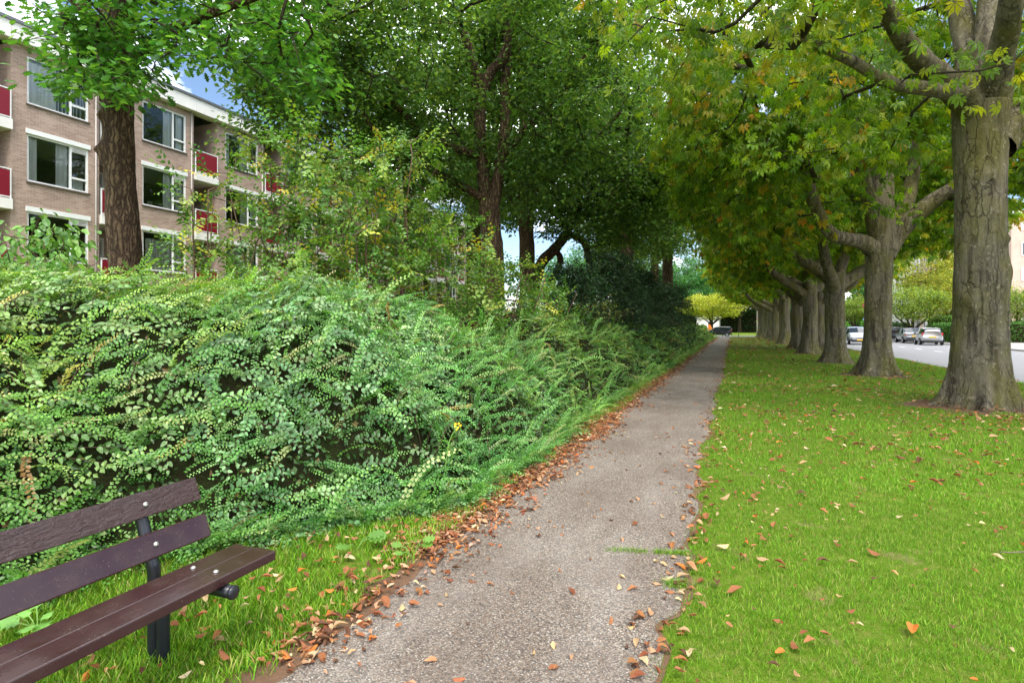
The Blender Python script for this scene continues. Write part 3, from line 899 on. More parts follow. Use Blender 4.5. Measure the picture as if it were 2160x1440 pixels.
c3 = chestnut('third chestnut from the right, bare patch of peeling bark on its trunk', L3, generic_limbs(rr, 3.7), 11, [(0, 0, -0.05), (0.0, 0, 1.2), (-0.03, 0, 2.4), (0.0, 0, 3.7)], [0.40, 0.37, 0.36, 0.39], ((-0.3, 0, 8.6), 6.2, 6.2, 5.2), 350, 22, PAL7L, 0.0, seg=32, rings=40, zlow=4.1, flare=0.9, lsize=(0.18, 0.29))
L4 = (3.96, 35.2, 0); rr = np.random.default_rng(15)
c4 = chestnut('fourth chestnut from the right with dark mossy trunk', L4, generic_limbs(rr, 3.9), 19, [(0, 0, -0.05), (0.0, 0, 1.2), (0.04, 0, 2.4), (0.0, 0, 3.9)], [0.42, 0.385, 0.37, 0.41], ((-0.3, 0, 8.8), 6.2, 6.2, 5.2), 350, 22, PAL7L, 0.0, seg=28, rings=34, zlow=4.2, flare=0.85, lsize=(0.18, 0.29))
more_ch = [((5.0, 39.6, 0), 2.1, 0.92, 'chestnut set back towards the road, just behind the fourth trunk'),
           ((4.1, 43.0, 0), 0.9, 1.0, 'fifth chestnut of the row with straight pale grey trunk'),
           ((4.2, 54.0, 0), 3.9, 1.1, 'sixth chestnut of the row with broad flared foot'),
           ((4.1, 63.8, 0), 5.2, 1.0, 'seventh chestnut down the row, slim trunk behind the flared one'),
           ((4.1, 72.0, 0), 1.5, 1.0, 'eighth chestnut down the row, half hidden by the seventh'),
           ((4.0, 79.5, 0), 4.4, 1.05, 'second last chestnut of the row near the cross street'),
           ((3.7, 85.5, 0), 2.9, 1.1, 'farthest chestnut of the row with low bough over the path end')]
for i, (l, a, s, lab) in enumerate(more_ch):
    c = copy_tree(c3 if i % 2 else c4); c.location = l; c.rotation_euler = (0, 0, a); c.scale = (s, s, s); c['label'] = lab

# ------------------------------------------------------------------ oaks on the left
OAK = t_oak(); QUAD = t_quad(0.62, 0.1, 0.12)
OAK_COL = [srgb(100, 136, 68), srgb(84, 120, 62), srgb(118, 152, 74), srgb(70, 102, 54), srgb(138, 164, 80)]
OAK_W = [30, 28, 18, 16, 8]
L5 = tuple(P(262, 687, 13.0) * np.array((1, 1, 0))); r5 = lambda x, y, d=13.0: rel(x, y, d, L5)
def oak_edge(px):
    xs = [-80, 20, 60, 100, 125, 160, 300, 330, 420, 520, 560, 640, 700]
    ylo = [60, 90, 100, 95, 190, 212, 205, 165, 135, 160, 215, 260, 230]
    return np.interp(px, xs, ylo)
def oak_near():
    rng = np.random.default_rng(31)
    root = empty('oak_tree', L5); tag(root, 'near oak with ridged brown trunk in front of the apartment windows', 'tree', 'oak trees behind the shrubs')
    bole('trunk', [r5(280, 815), r5(274, 640), r5(266, 560), r5(256, 420), r5(250, 300), r5(247, 200), r5(243, 110)], [0.40, 0.36, 0.335, 0.315, 0.305, 0.305, 0.29], M['oak_bark'], root, 64, 110, 0.3, 0.8, 4, 0.03,
         ((5.35, R(62), 0.17, 0.14), (6.1, R(70), 0.12, 0.10), (5.1, R(80), 0.1, 0.07), (6.3, R(120), 0.15, 0.06)), 5, 0.016)
    lim = [([r5(245, 160), r5(215, 80, 12.8), r5(170, 10, 12.5), r5(90, -70, 12.2)], [0.26, 0.2, 0.16, 0.1]),
           ([r5(245, 130), r5(262, 20, 12.6), r5(290, -110, 12.0), r5(330, -260, 11.6)], [0.3, 0.24, 0.2, 0.12]),
           ([r5(247, 180), r5(300, 105, 12.3), r5(370, 60, 11.7), r5(470, 20, 11.2), r5(580, -20, 10.8)], [0.17, 0.13, 0.11, 0.08, 0.05]),
           ([r5(240, 170), r5(200, 120, 12.0), r5(170, 80, 11.2), r5(130, 30, 10.6)], [0.15, 0.12, 0.09, 0.05]),
           ([r5(243, 120), r5(235, 0, 13.6), r5(225, -200, 14.4), r5(240, -420, 15)], [0.3, 0.25, 0.2, 0.12])]
    base = []
    for pts, rad in lim:
        bole('limb', pts, rad, M['oak_bark'], root, 12, 14, 0, 1, 5, 0.06); base.append((smooth_path(pts, 12), 3))
    at = []
    while len(at) < 330:
        px = rng.uniform(-60, 690); py = rng.uniform(-190, 235); d = rng.uniform(9.8, 14.2)
        if py > oak_edge(px) - rng.random() * 18: continue
        if py > 0 and py < 45 and 225 < px < 262 and d < 13: continue
        if px < 55 and py < 60 and rng.random() < 0.9: continue
        if px < 110 and py > -60 and rng.random() < 0.35: continue
        if 300 < px < 560 and rng.random() < 0.15: continue
        at.append(r5(px, py, d))
    for _ in range(60):
        px = rng.uniform(120, 335); at.append(r5(px, min(oak_edge(px) - 8, rng.uniform(40, 210)), rng.uniform(10.4, 12.3)))
    at = np.array(at)
    hi = crown_points(rng, 60, r5(300, -430, 12.5), 6, 6, 3.2, 9.0, 0.5, 0.0, 0.2, 9)
    at = np.concatenate([at, hi])
    A, rad, ch, tips, td, cnt = grow(base, at, rng, 0.4, 0.009, 0.42)
    twig_mesh('twigs', A, rad, ch, M['dark_bark'], root)
    pos, RM, s = clusters(rng, tips, td, 23, 0.24, 0.55, (-5, 45), (0.125, 0.20), along=0.35)
    leaves('foliage', OAK, pos, RM, s, palette(rng, len(pos), [srgb(84, 138, 56), srgb(68, 118, 50), srgb(108, 156, 64), srgb(58, 96, 42)], [30, 26, 24, 14]), M['oak_leaf'], root, 240, window=(40, 5, 560, 230))
oak_near()

def oak(label, loc, trunk, trad, limbs, crowns, seed, n_leaf=60, spread=0.5, size=(0.13, 0.21), seg=28, clear=()):
    rng = np.random.default_rng(seed)
    root = empty('oak_tree', loc); tag(root, label, 'tree', 'oak trees behind the shrubs')
    bole('trunk', trunk, trad, M['oak_bark'], root, seg, 44, 0.25, 0.8, seed, 0.05, (), 5, 0.008)
    base = []
    for pts, rad in limbs:
        bole('limb', pts, rad, M['oak_bark'], root, 12, 16, 0, 1, seed + 2, 0.07); base.append((smooth_path(pts, 14), 4))
    at = np.concatenate([crown_points(rng, n, c, rx, ry, rz, zl, sh, 0.35, 0.3, seed + k, loc, clear) for k, (n, c, rx, ry, rz, zl, sh) in enumerate(crowns)])
    A, rad, ch, tips, td, cnt = grow(base, at, rng, 0.55, 0.010, 0.44)
    twig_mesh('twigs', A, rad, ch, M['dark_bark'], root)
    pos, RM, s = clusters(rng, tips, td, n_leaf, spread, 0.5, (-5, 45), size, along=0.6)
    col = palette(rng, len(pos), OAK_COL, OAK_W) * np.repeat(rng.uniform(0.8, 1.2, len(tips)), n_leaf)[:, None]
    leaves('foliage', QUAD, pos, RM, s, col, M['oak_leaf'], root)
    return root
L6 = tuple(P(1036, 687, 19.5) * np.array((1, 1, 0))); r6 = lambda x, y, d=19.5: rel(x, y, d, L6)
oak('middle oak with forked sunlit trunk left of the yews', L6, [r6(1042, 790), r6(1040, 560), r6(1036, 490), r6(1033, 440)], [0.42, 0.37, 0.35, 0.36],
    [([r6(1030, 460), r6(1022, 400), r6(1014, 310), r6(1012, 220), r6(1002, 150, 19.0), r6(975, 60, 18.4)], [0.26, 0.22, 0.2, 0.2, 0.19, 0.12]),
     ([r6(1036, 460), r6(1046, 400), r6(1058, 330), r6(1066, 250), r6(1064, 180), r6(1072, 120), r6(1060, 20)], [0.25, 0.21, 0.19, 0.17, 0.16, 0.15, 0.1]),
     ([r6(1012, 230), r6(1030, 160, 19.2), r6(1066, 110, 19), r6(1080, 0, 18.6)], [0.18, 0.18, 0.15, 0.1]),
     ([r6(1020, 420), r6(970, 390, 18.8), r6(900, 350, 18), r6(810, 300, 17.2), r6(760, 230, 16.6)], [0.15, 0.13, 0.11, 0.08, 0.05]),
     ([r6(1014, 330), r6(930, 300, 18.6), r6(850, 240, 17.6), r6(790, 170, 17), r6(690, 100, 16.6)], [0.15, 0.12, 0.1, 0.08, 0.05]),
     ([r6(1060, 330), r6(1120, 260, 19), r6(1190, 190, 18.6), r6(1250, 90, 18.2)], [0.13, 0.11, 0.09, 0.05])],
    [(640, r6(960, 100, 18.5), 6.8, 5.5, 4.0, 6.8, 0.25), (330, r6(710, 165, 17.5), 3.6, 3.6, 3.9, 6.4, 0.2), (130, r6(1120, 330, 19.5), 3.0, 2.5, 2.2, 4.9, 0.2), (60, r6(880, 360, 18), 2.2, 2.2, 1.3, 5.5, 0.2), (230, r6(1130, 60, 21), 4.6, 3.0, 3.2, 7.5, 0.1)], 41, 56, 0.28, (0.12, 0.20), clear=((985, 70, 1085, 540, 19.6), (760, 220, 1000, 420, 17.0)))
L7 = tuple(P(1112, 687, 26) * np.array((1, 1, 0))); r7 = lambda x, y, d=26.0: rel(x, y, d, L7)
o3 = oak('dark oak close behind the middle oak, long bough reaching right', L7, [r7(1114, 760), r7(1112, 560), r7(1110, 480), r7(1108, 400)], [0.42, 0.36, 0.34, 0.30],
    [([r7(1110, 420), r7(1160, 375, 25.5), r7(1210, 335, 25), r7(1260, 290, 24.5), r7(1310, 235, 24)], [0.16, 0.14, 0.12, 0.1, 0.07]),
     ([r7(1108, 440), r7(1106, 340), r7(1104, 240), r7(1096, 120)], [0.3, 0.25, 0.2, 0.14]),
     ([r7(1110, 420), r7(1135, 330, 26.5), r7(1160, 230, 27), r7(1170, 120, 27.5)], [0.2, 0.17, 0.14, 0.1]),
     ([r7(1105, 450), r7(1060, 400, 26.5), r7(1000, 330, 27), r7(940, 260, 27.5)], [0.16, 0.13, 0.11, 0.07])],
    [(430, r7(1150, 230, 26), 7.2, 6.0, 5.2, 5.6, 0.3), (150, r7(1230, 400, 25), 3.2, 3, 2.6, 4.4, 0.2)], 47, 40, 0.33, (0.16, 0.25), clear=((1085, 220, 1320, 560, 26.2),))
L8 = tuple(P(1130, 687, 28) * np.array((1, 1, 0))); r8 = lambda x, y, d=28.0: rel(x, y, d, L8)
o4 = oak('crooked oak leaning right with an arched double stem above the yews', L8, [r8(1118, 640), r8(1140, 560), r8(1170, 525), r8(1198, 492)], [0.30, 0.27, 0.25, 0.22],
    [([r8(1198, 492), r8(1212, 450), r8(1222, 410), r8(1232, 388), r8(1262, 380, 27.5), r8(1310, 388, 27)], [0.2, 0.17, 0.15, 0.13, 0.09, 0.05]),
     ([r8(1196, 494), r8(1226, 505, 28.2), r8(1240, 535, 28.4), r8(1246, 580, 28.6)], [0.18, 0.16, 0.16, 0.18]),
     ([r8(1214, 450), r8(1240, 420, 28.4), r8(1252, 388, 28.8), r8(1262, 300, 29)], [0.12, 0.1, 0.09, 0.06]),
     ([r8(1170, 525), r8(1182, 550, 28.6), r8(1162, 600, 29)], [0.14, 0.16, 0.2])],
    [(300, r8(1290, 400, 28), 4.0, 3.5, 3.2, 4.2, 0.2), (190, r8(1260, 260, 29), 4, 4, 3, 5, 0.2)], 53, 44, 0.32, (0.15, 0.24), 20, clear=((1110, 370, 1300, 600, 28.3),))
for (px, d, a, s, lab) in [(1322, 40, 1.2, 1.3, 'slim upright oak in the middle of the thicket behind the yews'), (1408, 52, 4.0, 1.35, 'far oak nearest the path end, crown touching the chestnuts'),
                           (1000, 40, 5.2, 1.45, 'oak in front of the far wing of the apartments'), (1380, 70, 3.3, 1.4, 'farthest oak behind the last yew'), (855, 30, 2.2, 0.78, 'oak between the dogwoods and the far wing of the apartments')]:
    c = copy_tree(o3); c.location = tuple(P(px, 687, d) * np.array((1, 1, 0))); c.rotation_euler = (0, 0, a); c.scale = (s, s, s); c['label'] = lab

# ------------------------------------------------------------------ background trees
def bg_tree(name, label, loc, h, rw, seed, cols, w, mat='oak_leaf', trunk_h=2.2, tr=0.2, n_at=200, n_leaf=45, spread=0.45, size=(0.18, 0.3), zl=1.8, group=None, flat=0.5):
    rng = np.random.default_rng(seed)
    root = empty(name, loc); tag(root, label, 'tree', group)
    bole('trunk', [(0, 0, -0.05), (0.05, 0, trunk_h * 0.5), (0, 0.05, trunk_h), (0.1, 0, trunk_h + (h - trunk_h) * 0.6)], [tr, tr * 0.85, tr * 0.8, tr * 0.3], M['dark_bark'], root, 12, 16, 0.4, 0.6, seed, 0.08)
    base = []
    for k in range(5):
        a = k * 1.257 + rng.random(); pts = [(0, 0, trunk_h * 0.8), (0.3 * rw * math.cos(a), 0.3 * rw * math.sin(a), trunk_h + 0.12 * h), (0.6 * rw * math.cos(a), 0.6 * rw * math.sin(a), trunk_h + 0.3 * h)]
        bole('limb', pts, [tr * 0.6, tr * 0.45, tr * 0.2], M['dark_bark'], root, 8, 8, 0, 1, k); base.append((smooth_path(pts, 8), 2))
    at = crown_points(rng, n_at, (0, 0, (zl + h) / 2 + 0.2), rw, rw, (h - zl) / 2, zl, 0.4, 0, 0.3, seed)
    A, rad, ch, tips, td, cnt = grow(base, at, rng, 0.6, 0.010, 0.42)
    twig_mesh('twigs', A, rad, ch, M['dark_bark'], root, big=0.09)
    pos, RM, s = clusters(rng, tips, td, n_leaf, spread, flat, (0, 45), size)
    leaves('foliage', QUAD, pos, RM, s, palette(rng, len(pos), cols, w, 0.2), M[mat], root)
    return root
YG = [srgb(176, 176, 70), srgb(150, 164, 62), srgb(196, 186, 88), srgb(116, 140, 52)]
g1 = bg_tree('small_tree', 'low spreading yellow green tree beyond the end of the path', tuple(P(1502, 687, 99) * np.array((1, 1, 0))), 6.9, 5.4, 61, [srgb(178, 184, 62), srgb(156, 170, 56), srgb(198, 196, 80), srgb(130, 150, 48)], [4, 4, 3, 2], zl=2.6, n_at=240, n_leaf=60, size=(0.2, 0.32), flat=0.4)
g2 = bg_tree('street_tree', 'tall yellowing street tree across the road between the two nearest chestnuts', tuple(P(1962, 687, 66) * np.array((1, 1, 0))), 12.5, 4.2, 63, YG, [4, 4, 2, 4], zl=4.2, n_at=260, n_leaf=50, size=(0.2, 0.32), trunk_h=3.0)
g3 = bg_tree('garden_tree', 'round green tree with dark forked trunk behind the parked white car', tuple(P(1925, 687, 60) * np.array((1, 1, 0))), 5.6, 3.0, 65, [srgb(124, 150, 56), srgb(150, 166, 66), srgb(98, 126, 48)], [4, 3, 3], zl=1.9, n_at=160, n_leaf=45, size=(0.16, 0.26), trunk_h=1.3)
c = copy_tree(g2); c.location = tuple(P(2000, 687, 62) * np.array((1, 1, 0))); c.rotation_euler = (0, 0, 2); c.scale = (0.55, 0.55, 0.58); c['label'] = 'young yellowing tree against the left side of the nearest trunk'; c.name = 'garden_tree'
c = copy_tree(g3); c.location = tuple(P(2146, 687, 56) * np.array((1, 1, 0))); c.rotation_euler = (0, 0, 1); c.scale = (0.95, 0.95, 0.95); c['label'] = 'small leaning garden tree at the far right above the clipped hedge'
c = copy_tree(g3); c.location = tuple(P(1803, 687, 88) * np.array((1, 1, 0))); c.rotation_euler = (0, 0, 4); c.scale = (1.0, 1.0, 1.05); c['label'] = 'round garden tree left of the triangular sign'
DG = [srgb(48, 84, 40), srgb(64, 100, 46), srgb(38, 66, 36), srgb(84, 118, 56)]
b1 = bg_tree('broadleaf_tree', 'tall dark green tree behind the low yellow green tree', tuple(P(1560, 687, 128) * np.array((1, 1, 0))), 17, 7.5, 71, DG, [4, 4, 3, 2], zl=4, n_at=300, n_leaf=50, spread=0.7, size=(0.32, 0.5), trunk_h=4, tr=0.4)
b2 = bg_tree('broadleaf_tree', 'blue green tree rising left of the low yellow green tree', tuple(P(1452, 687, 120) * np.array((1, 1, 0))), 15, 7, 73, [srgb(70, 126, 66), srgb(88, 142, 70), srgb(56, 104, 58)], [4, 3, 3], zl=2.5, n_at=280, n_leaf=50, spread=0.7, size=(0.32, 0.5), trunk_h=3, tr=0.35)
for i, (px, d, s, lab) in enumerate([(1380, 125, 1.1, 'far green tree behind the yews'), (1500, 140, 1.15, 'far dark tree straight beyond the path'), (1620, 135, 1.0, 'far tree behind the end of the chestnut row'), (1690, 140, 1.1, 'far tree showing between the fourth and fifth chestnut'),
                                     (1772, 120, 0.95, 'dark bushy tree behind the round garden tree'), (1300, 120, 1.1, 'far tree behind the crooked oak'), (1200, 115, 1.1, 'far tree behind the dark oak'), (1860, 150, 1.0, 'far tree hidden behind the second chestnut')]):
    c = copy_tree(b1 if i % 2 else b2); c.location = tuple(P(px, 687, d) * np.array((1, 1, 0))); c.rotation_euler = (0, 0, i * 1.3); c.scale = (s, s, s); c['label'] = lab
# ------------------------------------------------------------------ shrubs
OV = t_ovate(0.62, 0.10, 0.14); RND = t_ovate(0.85, 0.08, 0.10, 0.5); Q2 = t_quad(0.8, 0.10, 0.1)
def mound_h(x, y):
    x = np.asarray(x, float); y = np.asarray(y, float)
    u = np.clip((bed_front(y) - x) / 3.0, 0, 1)
    lump = fbm(x * 0.75 + 3, y * 0.75, 47) - 0.5
    H = 1.62 + 0.30 * (fbm(x * 0.5, y * 0.5, 41) - 0.5) * 2 + 0.22 * np.exp(-((y - 5.5) / 3.0) ** 2) 
    H = H * np.clip(1.0 - np.clip(y - 14, 0, 60) * 0.002, 0.8, 1)
    return (H + 0.75 * lump) * (1 - (1 - u) ** (3.1 + 2.0 * lump)) + 0.16 * (fbm(x * 1.4, y * 1.4, 43) - 0.5) * np.clip(u * 4, 0, 1)
def mound_n(x, y, e=0.08):
    gx = (mound_h(x + e, y) - mound_h(x - e, y)) / (2 * e); gy = (mound_h(x, y + e) - mound_h(x, y - e)) / (2 * e)
    return norm(np.stack([-gx, -gy, np.ones_like(gx)], -1))

SEG = [(0.4, 3.1, 'low shrub behind the bench, fresh green tips'), (3.1, 6.2, 'low shrub under the grey green snowberry'), (6.2, 10.0, 'feathery low shrub where the leaf litter strip begins to narrow'),
       (10.0, 17.0, 'feathery low shrub along the path in front of the young dogwoods'), (17.0, 32.0, 'low green shrub bank below the yews'), (32.0, 74.0, 'farthest part of the low shrub bank by the path end')]
FINE = [srgb(124, 166, 74), srgb(104, 150, 62), srgb(152, 184, 92), srgb(84, 130, 54), srgb(176, 176, 106)]
FW = [30, 28, 16, 18, 6]
def low_shrubs():
    rng = np.random.default_rng(77)
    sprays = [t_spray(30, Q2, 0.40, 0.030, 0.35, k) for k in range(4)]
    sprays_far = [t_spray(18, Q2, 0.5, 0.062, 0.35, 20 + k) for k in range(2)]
    # density of shoots falls with distance
    for (a, b, lab) in SEG:
        root = empty('low_shrub', (float(bed_front((a + b) / 2)) - 1.6, (a + b) / 2, 0)); tag(root, lab, 'shrub', 'low shrubs along the path')
        off = np.array(root.location)
        if b <= 6.3: dens = 135
        elif b <= 10.1: dens = 105
        elif b <= 17.1: dens = 50
        elif b <= 33: dens = 28
        else: dens = 16
        depth = 4.6 if b < 18 else 3.4
        n = int((b - a) * depth * dens)
        y = rng.uniform(a, b, n) ; y = y + 0.5 * (vnoise(y * 1.7, y * 0 + 4, 3) - 0.5)
        x = bed_front(y) + 0.12 - depth * rng.random(n) ** 1.6
        h = mound_h(x, y); N = mound_n(x, y)
        steep = 1 / N[:, 2]
        z = np.maximum(h - np.where(rng.random(n) < 0.35, 0.22, 0.08) * rng.random(n), 0.05) + 0.02
        z = np.where((bed_front(y) - x) < 0.35, z * rng.random(n) ** 0.7 + 0.03, z)
        # shoots lean along the surface, mostly outwards to the path and up
        tang = np.stack([rng.normal(0.5, 0.5, n), rng.normal(0, 1.0, n), rng.normal(0.0, 0.3, n)], 1)
        tang = tang - N * np.sum(tang * N, 1, keepdims=True)
        d = norm(norm(tang) * 1.0 + N * rng.uniform(0.05, 1.0, (n, 1)) + np.array((0, 0, 0.12)))
        pos = np.stack([x, y, z], 1) - off - d * 0.12
        up = norm(N + rng.normal(0, 0.35, (n, 3)))
        RM = frames(d, up); s = rng.uniform(0.7, 1.25, n)
        lg = rng.random(n) < 0.02; s[lg] *= 1.5; d[lg] = norm(d[lg] + np.array((0.1, 0, 0.7))); RM[lg] = frames(d[lg], up[lg]); pos[lg] += d[lg] * 0.12
        colr = palette(rng, n, FINE, FW, 0.14)
        pat = fbm(x * 0.9, y * 0.9, 51); colr *= (0.78 + 0.42 * pat)[:, None]
        hue = fbm(x * 0.6 + 9, y * 0.6, 57)[:, None]; colr *= 1 + (hue - 0.5) * np.array((0.7, 0.1, -0.5))
        dry_ = rng.random(n) < 0.012; colr[dry_] = palette(rng, int(dry_.sum()), [srgb(178, 160, 84), srgb(150, 112, 64)], [1, 1])
        arr = sprays if b < 18 else sprays_far
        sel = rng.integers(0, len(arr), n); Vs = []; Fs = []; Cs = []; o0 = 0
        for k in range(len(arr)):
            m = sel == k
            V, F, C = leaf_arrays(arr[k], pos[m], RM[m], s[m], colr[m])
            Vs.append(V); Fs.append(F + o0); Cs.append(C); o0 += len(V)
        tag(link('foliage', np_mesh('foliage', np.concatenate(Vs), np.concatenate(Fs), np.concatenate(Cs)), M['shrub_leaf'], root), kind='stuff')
        # dense inner thicket of older leaves and wood
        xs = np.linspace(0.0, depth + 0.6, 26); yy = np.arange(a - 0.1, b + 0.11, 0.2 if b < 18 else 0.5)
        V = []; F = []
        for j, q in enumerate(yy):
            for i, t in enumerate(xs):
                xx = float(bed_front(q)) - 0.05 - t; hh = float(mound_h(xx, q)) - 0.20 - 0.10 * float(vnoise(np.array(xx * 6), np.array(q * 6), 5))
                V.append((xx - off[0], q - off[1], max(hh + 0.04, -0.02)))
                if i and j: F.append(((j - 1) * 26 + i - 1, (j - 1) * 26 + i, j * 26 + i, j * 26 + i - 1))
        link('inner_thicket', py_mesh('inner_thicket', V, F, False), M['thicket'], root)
        # older leaves deeper inside the bank
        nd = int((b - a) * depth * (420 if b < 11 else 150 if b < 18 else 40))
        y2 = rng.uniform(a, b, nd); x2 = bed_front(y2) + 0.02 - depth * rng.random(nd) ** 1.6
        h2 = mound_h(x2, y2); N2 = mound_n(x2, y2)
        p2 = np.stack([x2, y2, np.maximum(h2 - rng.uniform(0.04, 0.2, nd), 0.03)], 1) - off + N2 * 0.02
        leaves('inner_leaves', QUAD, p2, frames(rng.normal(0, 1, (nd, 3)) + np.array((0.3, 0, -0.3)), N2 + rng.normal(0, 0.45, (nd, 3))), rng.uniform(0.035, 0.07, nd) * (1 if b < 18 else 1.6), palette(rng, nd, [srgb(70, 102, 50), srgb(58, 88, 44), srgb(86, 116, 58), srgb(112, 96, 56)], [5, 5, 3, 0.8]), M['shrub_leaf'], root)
        # visible woody shoots
        st = MB()
        for k in range(int(min(60, (b - a) * 14))):
            q = rng.uniform(a, b); xx = float(bed_front(q)) - rng.uniform(0.1, 2.2); hh = float(mound_h(xx, q))
            p0 = np.array((xx, q, max(0.02, hh - 0.3))); p1 = p0 + np.array((rng.normal(0.1, 0.1), rng.normal(0, 0.12), 0.36)); p2 = p1 + np.array((rng.normal(0.1, 0.1), rng.normal(0, 0.1), rng.uniform(0.06, 0.2)))
            st.tube([p0 - off, p1 - off, p2 - off], [0.005, 0.004, 0.002], 4, False)
        tag(st.build('stems', M['shrub_stem'], root, True), kind='stuff')
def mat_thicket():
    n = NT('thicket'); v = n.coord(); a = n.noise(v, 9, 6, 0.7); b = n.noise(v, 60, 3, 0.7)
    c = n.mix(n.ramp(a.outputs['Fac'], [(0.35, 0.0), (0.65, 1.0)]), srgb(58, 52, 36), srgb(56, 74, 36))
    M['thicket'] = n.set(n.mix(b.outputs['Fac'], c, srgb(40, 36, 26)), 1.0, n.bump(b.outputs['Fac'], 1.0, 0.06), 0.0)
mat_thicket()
low_shrubs()

def snowberry(label, cx, cy, rx, ry, lift, seed, n, cols, w, leaf, size, L, nl, singles=0, name='snowberry_shrub', win=None, cat='shrub'):
    rng = np.random.default_rng(seed)
    root = empty(name, (cx, cy, 0)); tag(root, label, cat); off = np.array((cx, cy, 0))
    P_, R_, S_, C_ = [], [], [], []; st = MB()
    lv = leaf
    for k in range(n):
        a = rng.uniform(0, 2 * math.pi); r = math.sqrt(rng.random())
        x, y = cx + rx * r * math.cos(a), cy + ry * r * math.sin(a)
        if x > float(bed_front(y)) + 0.15: x = float(bed_front(y)) + 0.15 * rng.random() - 0.1
        N = mound_n(np.array([x]), np.array([y]))[0]; h = float(mound_h(x, y))
        bulge = lift * (1 - r * r)
        z = max(0.06, h + bulge) * (1 - 0.12 * rng.random())
        if float(bed_front(y)) - x < 0.35: z = max(0.06, z * rng.random())
        t = np.array((0.9, rng.normal(0, 0.8), rng.normal(0.15, 0.3))); t = t - N * np.dot(t, N)
        d = t / np.linalg.norm(t) + N * rng.uniform(0.15, 0.9) + np.array((0, 0, 0.15)); d /= np.linalg.norm(d)
        Lk = L * rng.uniform(0.6, 1.3); p = np.array((x, y, z)) - d * Lk * 0.4
        base = palette(rng, 1, cols, w, 0.13)[0]
        side = np.cross(d, N); side /= np.linalg.norm(side)
        pts = []
        for i in range(nl):
            u = (i + 0.6) / nl; q = p + d * Lk * u + np.array((0, 0, -0.30 * Lk * u * u)); pts.append(q)
            s = 1 if i % 2 else -1
            ld = side * s * rng.uniform(0.7, 1.0) + d * rng.uniform(0.3, 0.8) + np.array((0, 0, rng.uniform(-0.45, 0.05)))
            up = N + np.array((0.15, -0.1, 0.5)) + rng.normal(0, 0.42, 3)
            P_.append(q); R_.append(frames(ld[None], up[None])[0]); S_.append(size * rng.uniform(0.75, 1.2) * (1.0 - 0.35 * u * u)); C_.append(base * rng.uniform(0.85, 1.15) * (0.9 + 0.25 * u))
        st.tube([q - off for q in pts[::3]] + [pts[-1] - off], 0.0022, 3, False)
    tag(st.build('stems', M['shrub_stem'], root, True), kind='stuff')
    leaves('foliage', lv, np.array(P_) - off, np.array(R_), np.array(S_), np.array(C_), M['shrub_leaf'], root, singles, window=win)
    return root
BLU = [srgb(100, 142, 88), srgb(122, 162, 104), srgb(84, 126, 76), srgb(146, 180, 122)]
snowberry('snowberry shrub with large grey green leaves bulging from the bank near the bench', -3.15, 4.3, 1.2, 1.4, 0.16, 91, 400, BLU, [4, 4, 3, 2], OV, 0.054, 0.42, 14, 260, win=(300, 560, 1180, 1200))
snowberry('taller snowberry shoots with pale leaves on the crest of the bank', -4.2, 5.2, 1.3, 1.3, 0.28, 92, 170, BLU, [4, 4, 2, 3], OV, 0.07, 0.5, 13, 60, win=(300, 560, 1180, 1000))
snowberry('snowberry shrub at the left edge, rough pale leaves above the bench back', -4.9, 2.6, 1.2, 0.9, 0.14, 93, 130, [srgb(128, 160, 92), srgb(108, 146, 84), srgb(150, 178, 112)], [4, 4, 3], OV, 0.060, 0.45, 12, 120, win=(5, 560, 330, 1100))
snowberry('small pale leaved shrub at the foot of the bank by the litter strip', -2.5, 7.6, 0.5, 1.2, 0.02, 94, 110, BLU, [4, 3, 4, 1], OV, 0.058, 0.36, 11)
snowberry('pale snowberry sprig arching over the shrub bank towards the path', -3.5, 7.2, 0.6, 0.7, 0.18, 95, 42, BLU, [3, 4, 1, 3], OV, 0.07, 0.55, 15)

